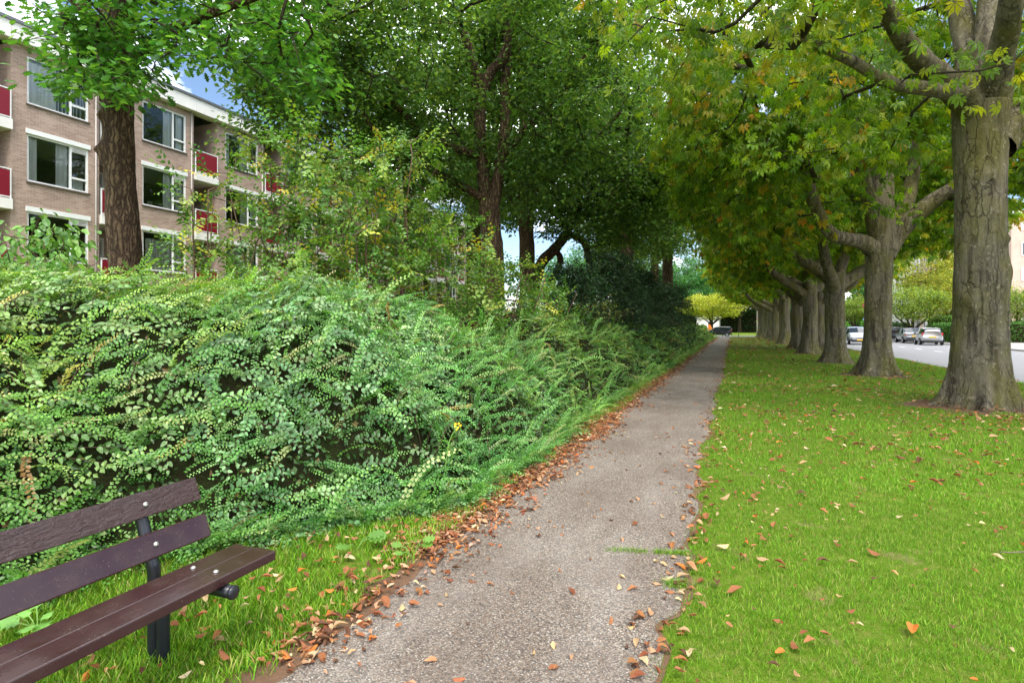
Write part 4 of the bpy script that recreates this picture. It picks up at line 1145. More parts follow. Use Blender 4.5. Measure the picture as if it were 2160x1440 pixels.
def bush(name, label, loc, stems, at, seed, leaf, size, n_per, spread, cols, w, mat='shrub_leaf', stem_mat='shrub_stem', singles=0, droop=(10, 65), tip=0.004, win=None, flat=0.8, group=None, cat='shrub', stem_r=0.02, spray=None):
    rng = np.random.default_rng(seed)
    root = empty(name, loc); tag(root, label, cat, group); base = []
    for pts in stems:
        sp = smooth_path(pts, 10); rads = list(np.linspace(stem_r, stem_r * 0.35, 10))
        MB().tube(sp, rads, 6).build('stem', M[stem_mat], root, True); base.append((sp, 2))
    A, rad, ch, tips, td, cnt = grow(base, np.asarray(at), rng, 0.22, tip, 0.42)
    twig_mesh('twigs', A, rad, ch, M[stem_mat], root, big=0.5)
    if spray is not None:
        n2 = 2; T = np.repeat(tips, n2, 0); D = np.repeat(td, n2, 0); nn = len(T)
        d = norm(D * 0.7 + rng.normal(0, 0.55, (nn, 3)) + np.array((0, 0, -0.1)))
        RM = frames(d, np.array((0, 0, 1.0)) + rng.normal(0, 0.3, (nn, 3))); sc_ = rng.uniform(0.75, 1.3, nn)
        V, F, C = leaf_arrays(spray, T - d * 0.12, RM, sc_, palette(rng, nn, cols, w, 0.12))
        tag(link('foliage', np_mesh('foliage', V, F, C), M[mat], root), kind='stuff')
        if singles:
            idx = rng.choice(len(tips), min(singles, len(tips)), replace=False); ln = len(idx)
            dd_ = norm(td[idx] + rng.normal(0, 0.5, (ln, 3)) + np.array((0, 0, -0.4))); RM1 = frames(dd_, np.array((0, 0, 1.0)) + rng.normal(0, 0.3, (ln, 3)))
            col1 = palette(rng, ln, cols, w, 0.15)
            for g in np.array_split(np.arange(ln), 4):
                me = np_mesh('leaf', leaf[0], leaf[1], np.tile(col1[g].mean(0), (len(leaf[0]), 1))); me.materials.append(M[mat])
                for i in g:
                    o = link('leaf', me, None, root); sz = rng.uniform(*size)
                    o.matrix_local = Matrix([[*(RM1[i, r] * sz), tips[idx[i], r]] for r in range(3)] + [[0, 0, 0, 1]])
        return root
    pos, RM, s = clusters(rng, tips, td, n_per, spread, flat, droop, size, along=0.25)
    leaves('foliage', leaf, pos, RM, s, palette(rng, len(pos), cols, w, 0.15), M[mat], root, singles, window=win)
    return root
DOG = [srgb(96, 138, 52), srgb(120, 156, 62), srgb(76, 114, 44), srgb(146, 166, 66), srgb(186, 176, 60)]
DW = [4, 4, 3, 2, 0.7]
DSP = t_spray(10, t_leaf4(0.62, 0.08, 0.22), 0.42, 0.10, -0.25, 3)
def dogwood(px, d, ht, rw, seed, label, n_at=70, top_bias=1.0):
    loc = P(px, 687, d); loc[2] = 0; rng = np.random.default_rng(seed); stems = []
    for k in range(4):
        a = rng.uniform(0, 6.28); o = rng.uniform(0.3, rw * 0.9); j = lambda: rng.normal(0, 0.09)
        stems.append([(0.1 * math.cos(a), 0.1 * math.sin(a), 0), (o * 0.35 * math.cos(a) + j(), o * 0.35 * math.sin(a) + j(), ht * 0.3), (o * 0.6 * math.cos(a) + j(), o * 0.6 * math.sin(a) + j(), ht * 0.6), (o * math.cos(a) + j(), o * math.sin(a) + j(), ht * rng.uniform(0.75, 0.95))])
    at = []
    while len(at) < n_at:
        z = rng.uniform(1.0, ht); r = rw * math.sqrt(rng.random()) * (1.0 - 0.35 * (z / ht) ** 2); a = rng.uniform(0, 6.28)
        at.append((r * math.cos(a), r * math.sin(a), z))
    return bush('dogwood_shrub', label, tuple(loc), stems, at, seed, OV, (0.06, 0.105), 16, 0.125, DOG, DW, droop=(15, 70), group='young dogwood shrubs behind the low shrubs', singles=18, spray=DSP, win=(400, 240, 1180, 660), stem_r=0.022)
for i, (px, d, ht, rw, n, lab) in enumerate([(455, 8.6, 3.9, 0.8, 60, 'leftmost dogwood with leafy twigs crossing the apartment balconies'), (555, 9.2, 4.4, 0.85, 85, 'tall dogwood left of the pair with dark upright stems'), (650, 9.6, 4.9, 1.0, 190, 'dense dogwood with yellow spotted leaves in front of the building corner'),
                                        (745, 9.0, 4.2, 0.95, 180, 'dogwood with dark straight stems right of the dense one'), (850, 10.0, 4.9, 0.95, 190, 'dogwood throwing one long pale shoot up before the middle oak'), (945, 10.4, 3.6, 1.0, 160, 'lower dogwood below the long pale shoot'),
                                        (1060, 11.5, 2.9, 0.95, 130, 'yellowish dogwood at the foot of the middle oak'), (1140, 13.0, 2.5, 0.9, 110, 'rightmost dogwood beside the dark yews')]):
    dogwood(px, d, ht, rw * 1.08, 100 + i, lab, int(n * 1.25))
# big leaved bush at the left edge
loc = P(55, 687, 6.4); loc[2] = 0; rng_ = np.random.default_rng(5)
at = []
while len(at) < 60:
    px, py, d = rng_.uniform(-120, 175), rng_.uniform(455, 660), rng_.uniform(5.6, 7.0)
    if py < 455 + max(0, (px - 110)) * 1.6 or (px < 55 and py < 480): continue
    at.append(P(px, py, d) - loc)
bush('broadleaf_bush', 'bush with large bright leaves at the left edge in front of the lowest window', tuple(loc), [[(0, 0, 0), (0.1, 0.05, 1.2), (0.15, 0.1, 2.5)], [(-0.1, 0, 0), (-0.3, 0, 1.1), (-0.5, 0.1, 2.2)], [(0.1, 0, 0), (0.3, 0.1, 1.2), (0.5, 0.2, 2.0)]], at, 6, OV, (0.065, 0.115), 15, 0.14,
     [srgb(98, 142, 58), srgb(80, 122, 50), srgb(126, 164, 78)], [4, 4, 2], singles=150, droop=(15, 70), win=(2, 420, 220, 680))

# yews
NEED = t_quad(0.30, 0.05, 0.10)
YC = [srgb(48, 74, 48), srgb(60, 88, 52), srgb(38, 58, 40), srgb(74, 102, 58)]
def yew(px, d, top, rw, seed, label, n_at=150, cols=YC, size=(0.14, 0.24), n_per=42):
    loc = P(px, 687, d); loc[2] = 0; rng = np.random.default_rng(seed); at = []
    while len(at) < n_at:
        z = rng.uniform(0.3, top); r = rw * (1 - (z / top) ** 2.0 * 0.75) * math.sqrt(rng.uniform(0.2, 1)); a = rng.uniform(0, 6.28)
        at.append((r * math.cos(a), r * math.sin(a), z))
    stems = [[(0.1 * math.cos(k), 0.1 * math.sin(k), 0), (0.3 * math.cos(k), 0.3 * math.sin(k), top * 0.4), (0.35 * math.cos(k * 1.3), 0.35 * math.sin(k * 1.3), top * 0.85)] for k in range(4)]
    return bush('yew_shrub', label, tuple(loc), stems, at, seed, NEED, size, n_per, 0.26, cols, [4, 3, 3, 1.5][:len(cols)], 'dark_leaf', 'dark_bark', droop=(-20, 50), flat=0.45, group='dark yews behind the low shrubs', stem_r=0.06, tip=0.008)
yew(1215, 20, 3.7, 1.5, 201, 'dark yew nearest the dogwoods, below the crooked oak')
yew(1285, 23, 4.6, 2.0, 202, 'broadest dark yew with drooping sprays in the middle of the bank', 200)
yew(1345, 27, 4.2, 2.0, 203, 'dark yew right of the broadest one', 180)
yew(1398, 34, 4.1, 2.0, 204, 'rounded dark yew next to the path side', 170)
yew(1428, 44, 4.6, 1.6, 205, 'farthest dark yew, leaning towards the path', 160)
yew(1262, 19.0, 2.35, 1.0, 206, 'small yellowish shrub with bare twigs in front of the yews', 60, [srgb(108, 124, 52), srgb(84, 104, 44), srgb(130, 130, 60)], (0.10, 0.16), 22)
lo = P(1466, 687, 66); lo[2] = 0; rng_ = np.random.default_rng(8)
bush('laurel_bush', 'bright green bush at the path end below the yellow green tree', tuple(lo), [[(0, 0, 0), (0.1, 0, 0.6), (0.2, 0, 1.2)]], [(rng_.normal(0, 0.8), rng_.normal(0, 1.2), rng_.uniform(0.1, 1.7)) for k in range(70)], 9, QUAD, (0.15, 0.28), 20, 0.25, [srgb(140, 190, 40), srgb(110, 160, 40)], [1, 1])

# weeds
def weed_ragwort():
    loc = P(930, 1062, 4.95); loc[2] = 0.0
    root = empty('ragwort_plant', tuple(loc)); tag(root, 'thin weed with yellow flower heads in front of the shrub bank', 'plant')
    s = [(0, 0, 0.0), (0.03, 0.02, 0.3), (0.06, 0.05, 0.55), (0.12, 0.08, 0.66)]
    MB().tube(smooth_path(s, 10), 0.005, 5).build('stem', M['weed_green'], root, True)
    rng = np.random.default_rng(4)
    for k in range(9):
        u = 0.15 + 0.07 * k; p = smooth_path(s, 20)[int(u * 19)]; a = k * 2.4
        d = np.array((math.cos(a), math.sin(a), 0.5)); fr = frames(d[None], np.array([[0, 0, 1.0]]))[0]
        me = np_mesh('leaf', t_ovate(0.22, 0.05, 0.25)[0] * 0.13 @ fr.T + p, t_ovate()[1], np.tile(srgb(104, 150, 56), (9, 1)))
        link('leaf', me, M['shrub_leaf'], root)
    tipp = np.array(s[-1])
    for k in range(7):
        c = tipp + np.array((rng.normal(0, 0.025), rng.normal(0, 0.025), rng.uniform(-0.03, 0.035)))
        MB().tube([tipp - np.array((0.02, 0.01, 0.06)), c], 0.0018, 4).build('flower_stalk', M['weed_green'], root)
        V = [tuple(c)]; F = []
        for j in range(10):
            a = j * 0.628; rr_ = 0.014 if j % 2 == 0 else 0.007
            V.append(tuple(c + np.array((rr_ * math.cos(a), rr_ * 0.7 * math.sin(a) - 0.004, rr_ * math.sin(a) * 0.8))))
            F.append((0, 1 + j, 1 + (j + 1) % 10))
        link('flower', py_mesh('flower', V, F), M['yellow_petal'], root)
simple('weed_green', srgb(112, 150, 66), 0.6, 0.2, 20)
simple('yellow_petal', srgb(236, 196, 24), 0.6, 0.1, 30)
weed_ragwort()
def big_weed(px, py, label, seed, n=4, sz=0.2, c=(120, 168, 62)):
    d = EYE * FPX / (py - HOR); loc = P(px, py, d); loc[2] = 0
    root = empty('broadleaf_weed', tuple(loc)); tag(root, label, 'plant'); rng = np.random.default_rng(seed)
    for k in range(n):
        a = rng.uniform(0, 6.28); tip = np.array((0.07 * math.cos(a), 0.07 * math.sin(a), rng.uniform(0.05, 0.14)))
        MB().tube([(0, 0, 0), tuple(tip * 0.6 + np.array((0, 0, 0.02))), tuple(tip)], 0.003, 5).build('stalk', M['weed_green'], root)
        fr = frames(np.array([[math.cos(a), math.sin(a), 0.2]]), np.array([[0.2, -0.4, 1.0]]))[0]
        lv = t_oak(); V = lv[0] * np.array((1.5, 1, 1)) * sz * rng.uniform(0.7, 1.1) @ fr.T + tip
        link('leaf', np_mesh('leaf', V, lv[1], np.tile(np.array(srgb(*c)) * rng.uniform(0.85, 1.15), (len(V), 1))), M['shrub_leaf'], root)
big_weed(752, 1160, 'large lobed weed leaf in the grass at the foot of the shrub bank', 3, 3, 0.13, (104, 146, 62))
big_weed(80, 1345, 'clover green weed in the grass under the bench', 4, 7, 0.09, (130, 180, 90))
big_weed(870, 1178, 'small seedling among the brown leaves beside the path', 6, 4, 0.09, (110, 150, 60))

# ------------------------------------------------------------------ grass
def blade_t(segs=2):
    if segs == 2:
        V = np.array([(-0.036, 0, 0), (0.036, 0, 0), (0.028, 0.14, 0.52), (-0.028, 0.14, 0.52), (0, 0.45, 0.9)])
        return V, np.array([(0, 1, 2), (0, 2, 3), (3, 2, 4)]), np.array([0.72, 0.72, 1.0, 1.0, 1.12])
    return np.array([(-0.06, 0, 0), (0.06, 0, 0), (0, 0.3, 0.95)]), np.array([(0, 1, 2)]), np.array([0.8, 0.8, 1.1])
GC = [srgb(112, 160, 34), srgb(94, 142, 30), srgb(134, 176, 46), srgb(154, 174, 66), srgb(180, 172, 104), srgb(80, 122, 28)]
GW = [30, 26, 20, 12, 7, 10]
trunks_xy = np.array([(4.42, 13.4, 1.05), (4.2, 20.6, 0.95), (3.94, 26.6, 0.8), (3.96, 35.2, 0.8)])
def grass_points(rng, n, x0, x1, y0, y1, left=False):
    x = rng.uniform(x0, x1, n); y = rng.uniform(y0, y1, n)
    px, py, d = view_of(np.stack([x, y, np.zeros(n)], 1))
    ok = (d > 1.5) & (px > -150) & (px < 2320) & (py < 1640)
    g = fbm(x * 1.1, y * 1.1, 61); bare = fbm(x * 3.0 + 5, y * 3.0, 63)
    ok &= rng.random(n) < np.clip(1.2 - np.clip((bare - 0.58) * 7, 0, 1.1), 0.15, 1)
    if left:
        ok &= (x < path_left(y) - 0.04 - 0.36 * fbm(y * 1.3, y * 0 + 5.5, 31) * rng.random(n) ** 0.5) & (x > bed_front(y) - 0.1)
    else:
        e = x - path_right(y) + 0.05 * vnoise(y * 9, y * 0, 77)
        ok &= e > 0.02 * rng.random(n)
        ok &= rng.random(n) < np.clip(0.25 + e / 0.18, 0, 1)
        for (tx, ty, tr_) in trunks_xy:
            ok &= ((x - tx) ** 2 + ((y - ty)) ** 2) > (tr_ * (0.85 + 0.5 * vnoise(x * 2, y * 2, 5))) ** 2
    return x[ok], y[ok], g[ok]
def grass(name, pts, rng, h, segs, root_label):
    x, y, g = pts; n = len(x)
    a = rng.uniform(0, 6.28, n); d = np.stack([np.cos(a), np.sin(a), rng.normal(0, 0.12, n)], 1)
    RM = frames(d, np.array((0, 0, 1.0)) + rng.normal(0, 0.28, (n, 3)))
    s = rng.uniform(h * 0.55, h * 1.25, n) * (0.7 + 0.6 * g)
    col = palette(rng, n, GC, GW, 0.14) * (0.85 + 0.3 * g)[:, None]
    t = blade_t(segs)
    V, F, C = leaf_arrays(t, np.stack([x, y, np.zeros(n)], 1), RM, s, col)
    o = link(name, np_mesh(name, V, F, C), M['grass_blade'])
    return tag(o, root_label, 'grass', None, 'stuff')
rng = np.random.default_rng(300)
grass('grass', grass_points(rng, 245000, -0.45, 6.2, 1.9, 7.2), rng, 0.040, 2, 'bright green mown grass on the near part of the lawn')
grass('grass', grass_points(rng, 120000, -0.45, 7.3, 7.2, 15), rng, 0.055, 1, 'mown grass of the lawn around the nearest chestnut')
grass('grass', grass_points(rng, 110000, -0.45, 7.3, 15, 40), rng, 0.08, 1, 'mown grass of the lawn further down the chestnut row')
grass('grass', grass_points(rng, 60000, -3.6, -1.75, 0.9, 5.2, True), rng, 0.07, 2, 'uneven grass under and behind the bench')
grass('grass', grass_points(rng, 30000, -2.6, -1.75, 5.2, 40, True), rng, 0.07, 1, 'thin grass along the left edge of the path')
# grass tufts creeping across the path in a crack
n = 1500; u = rng.random(n)
e0 = P(1280, 1163, EYE * FPX / (1163 - HOR)); e1 = P(1462, 1172, EYE * FPX / (1172 - HOR)); e2 = P(1425, 1236, EYE * FPX / (1236 - HOR))
px_ = e0[0] + (e1[0] - e0[0]) * u + rng.normal(0, 0.01, n); py_ = e0[1] + (e1[1] - e0[1]) * u + rng.normal(0, 0.022, n)
k = rng.random(n) < np.where((u < 0.45) | (u > 0.55), 1, 0.15) * (0.35 + 0.65 * u)
px_ = np.concatenate([px_[k], rng.normal(e2[0], 0.04, 500)]); py_ = np.concatenate([py_[k], rng.normal(e2[1], 0.035, 500)])
grass('grass_tuft', (px_, py_, 0.2 + 0 * px_), rng, 0.05, 2, 'tufts of grass growing in a crack across the path')

for k_, (tx, ty, tr_) in enumerate(trunks_xy): blob('trunk_soil', tx - 0.12, ty - 0.1, tr_ * 1.15, tr_ * 1.05, 0.005, k_ + 2, M['soil'])
# ------------------------------------------------------------------ fallen leaves
def t_dry(seed):
    rng = np.random.default_rng(seed); V, F = t_ovate(0.5, 0.16 + 0.12 * rng.random(), 0.0, 0.5); V = V.copy()
    c = rng.uniform(-0.9, 1.1); V[:, 2] += c * (V[:, 1] - 0.5) ** 2 * 0.5 + rng.normal(0, 0.03, len(V)); V[:, 1] -= 0.5
    V[:, 2] -= V[:, 2].min(); V[:, 0] *= rng.uniform(0.7, 1.2)
    return V, F
DRY = [t_dry(k) for k in range(5)]
DC = [srgb(160, 108, 72), srgb(184, 144, 108), srgb(134, 84, 56), srgb(200, 174, 138), srgb(190, 112, 54), srgb(104, 72, 54)]
DCW = [32, 24, 24, 7, 5, 16]
def litter():
    rng = np.random.default_rng(500); X, Y, S, Z = [], [], [], []
    def add(x, y, s, z): X.append(x); Y.append(y); S.append(s); Z.append(z)
    # strip along the left path edge
    for (n, y0, y1, s) in ((5600, 2.0, 9, 0.048), (4400, 9, 22, 0.065), (2800, 22, 80, 0.11)):
        y = rng.uniform(y0, y1, n); x = path_left(y) - 0.10 + rng.normal(0, 0.16, n)
        k = rng.random(n) < np.clip(fbm(x * 2.2, y * 2.2, 71) * 2.6 - 0.45, 0.08, 1)
        k &= (y > 3.3) | (rng.random(n) < 0.55)
        add(x[k], y[k], np.clip(rng.lognormal(-0.1, 0.38, k.sum()), 0.35, 2.0) * s, 0.012 + 0.02 * rng.random(k.sum()))
    # litter drifting under the shrub edge between bench and path
    n = 700; y = rng.uniform(3.3, 4.9, n); x = path_left(y) - 0.38 * rng.random(n) ** 0.8
    add(x, y, rng.uniform(0.035, 0.075, n), 0.012 + 0.025 * rng.random(n))
    # scattered on the path
    n = 260; y = 1.8 + 30 * rng.random(n) ** 1.6; x = rng.uniform(-1.75, -0.35, n); add(x, y, rng.uniform(0.03, 0.075, n), 0.018 + 0 * x)
    # right path edge
    n = 900; y = 2.5 + 60 * rng.random(n) ** 1.4; x = path_right(y) + rng.normal(0.0, 0.09, n); add(x, y, rng.uniform(0.04, 0.08, n) * (1 + y * 0.012), 0.016 + 0 * x)
    # lawn
    for (n, y0, y1, s, p) in ((2400, 2.0, 8, 0.056, 0), (4500, 8, 16, 0.066, 0), (5200, 14, 40, 0.10, 0.2), (3000, 40, 80, 0.15, 0)):
        y = rng.uniform(y0, y1, n); x = rng.uniform(-0.25, 7.2, n)
        k = rng.random(n) < np.clip(fbm(x * 0.8, y * 0.8, 73) * 2.2 - 0.35, 0.1, 1)
        add(x[k], y[k], np.clip(rng.lognormal(-0.15, 0.4, k.sum()), 0.3, 2.0) * s, 0.026 + 0.018 * rng.random(k.sum()) + np.clip(y[k] - 6, 0, 10) * 0.004)
    # grass by the bench
    n = 170; y = rng.uniform(1.6, 4.2, n); x = rng.uniform(-3.0, -1.9, n); add(x, y, rng.uniform(0.035, 0.08, n), 0.03 + 0.03 * rng.random(n))
    x, y, s, z = map(np.concatenate, (X, Y, S, Z)); n = len(x)
    a = rng.uniform(0, 6.28, n); d = np.stack([np.cos(a), np.sin(a), rng.normal(0, 0.22, n)], 1)
    RM = frames(d, np.array((0, 0, 1.0)) + rng.normal(0, 0.22, (n, 3)))
    flip = rng.random(n) < 0.3; RM[flip, :, 0] *= -1; RM[flip, :, 2] *= -1; z = z + flip * 0.008
    col = palette(rng, n, DC, DCW, 0.16); pos = np.stack([x, y, z], 1); kind = rng.integers(0, 5, n)
    px, py, dd = view_of(pos); inv = (px > 10) & (px < 2150) & (py < 1430) & (dd > 1)
    score = np.where(inv, s / np.maximum(dd, 0.1), 0); big = np.argsort(-score)[:290]
    single = np.zeros(n, bool); single[big] = True
    meshes = {}
    for i in big:
        sh = int(np.clip(col[i].sum() / 0.25, 0, 4)); key = (kind[i], sh)
        if key not in meshes:
            t = DRY[kind[i]]; me = np_mesh('fallen_leaf', t[0], t[1], np.tile(col[i], (len(t[0]), 1))); me.materials.append(M['dry_leaf']); meshes[key] = me
        o = link('fallen_leaf', meshes[key])
        o.matrix_world = Matrix([[*(RM[i, r] * s[i]), pos[i, r]] for r in range(3)] + [[0, 0, 0, 1]])
        if x[i] > -0.35: tag(o, 'dry brown leaf lying on the lawn grass', 'leaf', 'fallen leaves on the lawn')
        elif x[i] > -1.72: tag(o, 'dry leaf lying on the bare gravel of the path', 'leaf', 'fallen leaves on the path')
        else: tag(o, 'dry orange brown leaf in the litter left of the path', 'leaf', 'fallen leaves left of the path')
    Vs, Fs, Cs, o0 = [], [], [], 0
    for k in range(5):
        for tm, m in ((DRY[k], (kind == k) & ~single & (dd < 10)), (t_quad(0.5, 0.12, -0.1), (kind == k) & ~single & (dd >= 10))):
            V, F, C = leaf_arrays(tm, pos[m], RM[m], s[m], col[m]); Vs.append(V); Fs.append(F + o0); Cs.append(C); o0 += len(V)
    o = link('leaf_litter', np_mesh('leaf_litter', np.concatenate(Vs), np.concatenate(Fs), np.concatenate(Cs)), M['dry_leaf'])
    tag(o, 'orange brown leaf litter along the path edge and over the lawn', 'leaf litter', None, 'stuff')
litter()
st = [P(2108, 1176, 3.78), P(2130, 1180, 3.77), P(2160, 1181, 3.78), P(2200, 1178, 3.8)]
for q in st: q[2] = 0.05
tag(MB().tube(st, [0.003, 0.004, 0.004, 0.002], 6).build('fallen_twig', M['twig'], None, True), 'thin bare twig lying in the grass at the right edge', 'twig')
# ------------------------------------------------------------------ bench
def mat_paintwood(name, crackle):
    n = NT(name); v = n.coord('Object', (1, 0.12, 1))
    g = n.noise(v, 60, 6, 0.65); w = n.noise(n.coord('Object', (1, 0.30, 1)), 70, 5, 0.65, 0.8)
    c = n.mix(g.outputs['Fac'], srgb(42, 20, 22), srgb(58, 30, 30))
    h = n.math('ADD', n.math('MULTIPLY', g.outputs['Fac'], 0.25), n.math('MULTIPLY', w.outputs['Fac'], 1.0 if crackle else 0.12))
    nm = n.bump(h, 1.0 if crackle else 0.35, 0.012 if crackle else 0.006)
    dirt = n.noise(n.coord(), 5, 5, 0.6)
    c = n.mix(n.ramp(dirt.outputs['Fac'], [(0.5, 0), (0.75, 0.25)]), c, srgb(88, 66, 54))
    sp = n.noise(n.coord(), 130, 2, 0.5); c = n.mix(n.ramp(sp.outputs['Fac'], [(0.70, 0.0), (0.76, 0.6)]), c, srgb(150, 140, 128))
    rgh = n.ramp(dirt.outputs['Fac'], [(0.35, 0.12 if not crackle else 0.2), (0.7, 0.36)])
    M[name] = n.set(c, rgh, nm, 0.7)
mat_paintwood('bench_gloss', False); mat_paintwood('bench_crackle', True)
simple('black_steel', srgb(26, 28, 34), 0.3, 0.15, 20, spec=0.5, bump=0.1)
simple('bolt_steel', srgb(190, 188, 180), 0.35, 0.1, 20, metal=0.9)
def bench():
    root = empty('park_bench', (-2.3, 1.2, 0)); tag(root, 'dark brown slatted park bench on black tube legs beside the path', 'bench')
    ox, oy = -2.3, 1.2
    Y0, Y1 = 0.30 - oy, 2.145 - oy
    # seat boards (front, rear)
    def board(name, mat, c, tilt, w, t):
        m = MB().box(-w / 2, w / 2, Y0, Y1, -t / 2, t / 2); o = m.build(name, mat, root, bevel=0.006)
        o.location = c; o.rotation_euler = (0, tilt, 0); return o
    s1 = board('seat_slat', M['bench_gloss'], (-2.112 - ox, 0, 0.448), R(1.5), 0.122, 0.045)
    s2 = board('seat_slat', M['bench_gloss'], (-2.246 - ox, 0, 0.444), R(2.0), 0.122, 0.045)
    # back boards, leaning backwards; broad face towards +X
    b1 = board('back_slat', M['bench_gloss'], (-2.505 - ox, 0, 0.535), R(90 - 21), 0.118, 0.035)
    b2 = board('back_slat', M['bench_crackle'], (-2.575 - ox, 0, 0.712), R(90 - 21), 0.118, 0.035)
    for ys_ in (1.86 - oy, 0.58 - oy):
        back = [(-2.50 - ox, ys_, -0.1), (-2.50 - ox, ys_, 0.34), (-2.505 - ox, ys_, 0.43), (-2.53 - ox, ys_, 0.50), (-2.625 - ox, ys_, 0.76)]
        MB().tube(smooth_path(back, 22), 0.028, 16).build('back_post', M['black_steel'], root, True)
        seat = [(-2.442 - ox, ys_ + 0.002, -0.1), (-2.442 - ox, ys_ + 0.002, 0.30), (-2.425 - ox, ys_ + 0.002, 0.37), (-2.37 - ox, ys_ + 0.002, 0.392), (-2.02 - ox, ys_ + 0.002, 0.396)]
        MB().tube(smooth_path(seat, 26), 0.028, 16).build('seat_post', M['black_steel'], root, True)
        MB().tube([(-2.021 - ox, ys_ + 0.002, 0.396), (-2.012 - ox, ys_ + 0.002, 0.396), (-2.006 - ox, ys_ + 0.002, 0.396)], [0.030, 0.030, 0.022], 16).build('end_cap', M['black_steel'], root, True)
        for (bx, bz, ax) in ((-2.488 - ox, 0.540, 'x'), (-2.557 - ox, 0.716, 'x'), (-2.115 - ox, 0.471, 'z'), (-2.252 - ox, 0.467, 'z')):
            dv = Vector((math.cos(R(21)), 0, math.sin(R(21)))) if ax == 'x' else Vector((0, 0, 1))
            p = Vector((bx, ys_, bz))
            MB().tube([p - dv * 0.002, p + dv * 0.003, p + dv * 0.007, p + dv * 0.009], [0.013, 0.0125, 0.009, 0.003], 12).build('bolt', M['bolt_steel'], root, True)
bench()

# ------------------------------------------------------------------ cars
simple('tyre', srgb(30, 30, 32), 0.85, 0.1, 20)
simple('hubcap', srgb(186, 188, 192), 0.3, 0.05, 8, metal=0.7)
simple('black_trim', srgb(24, 24, 26), 0.5, 0.1, 10)
simple('tail_red', srgb(170, 16, 20), 0.2, 0.1, 20)
simple('lamp_clear', srgb(226, 228, 230), 0.12, 0.05, 20)
simple('plate_yellow', srgb(230, 178, 30), 0.5, 0.05, 20)
def mat_carglass():
    n = NT('car_glass'); n.set(srgb(40, 46, 50), 0.04, None, 0.8); M['car_glass'] = n.m
mat_carglass()
def paint(name, c, metal=0.0):
    n = NT(name); nz = n.noise(n.coord(), 2.0, 2)
    n.set(n.mix(nz.outputs['Fac'], [x * 0.96 for x in c], c), 0.3, None, 0.5, metal, 0.6); M[name] = n.m
paint('white_paintwork', (0.80, 0.80, 0.79)); paint('silver_paintwork', srgb(168, 174, 178), 0.4); paint('black_paintwork', srgb(30, 31, 36)); paint('dark_paintwork', srgb(58, 62, 70)); paint('blue_paintwork', srgb(90, 120, 170))
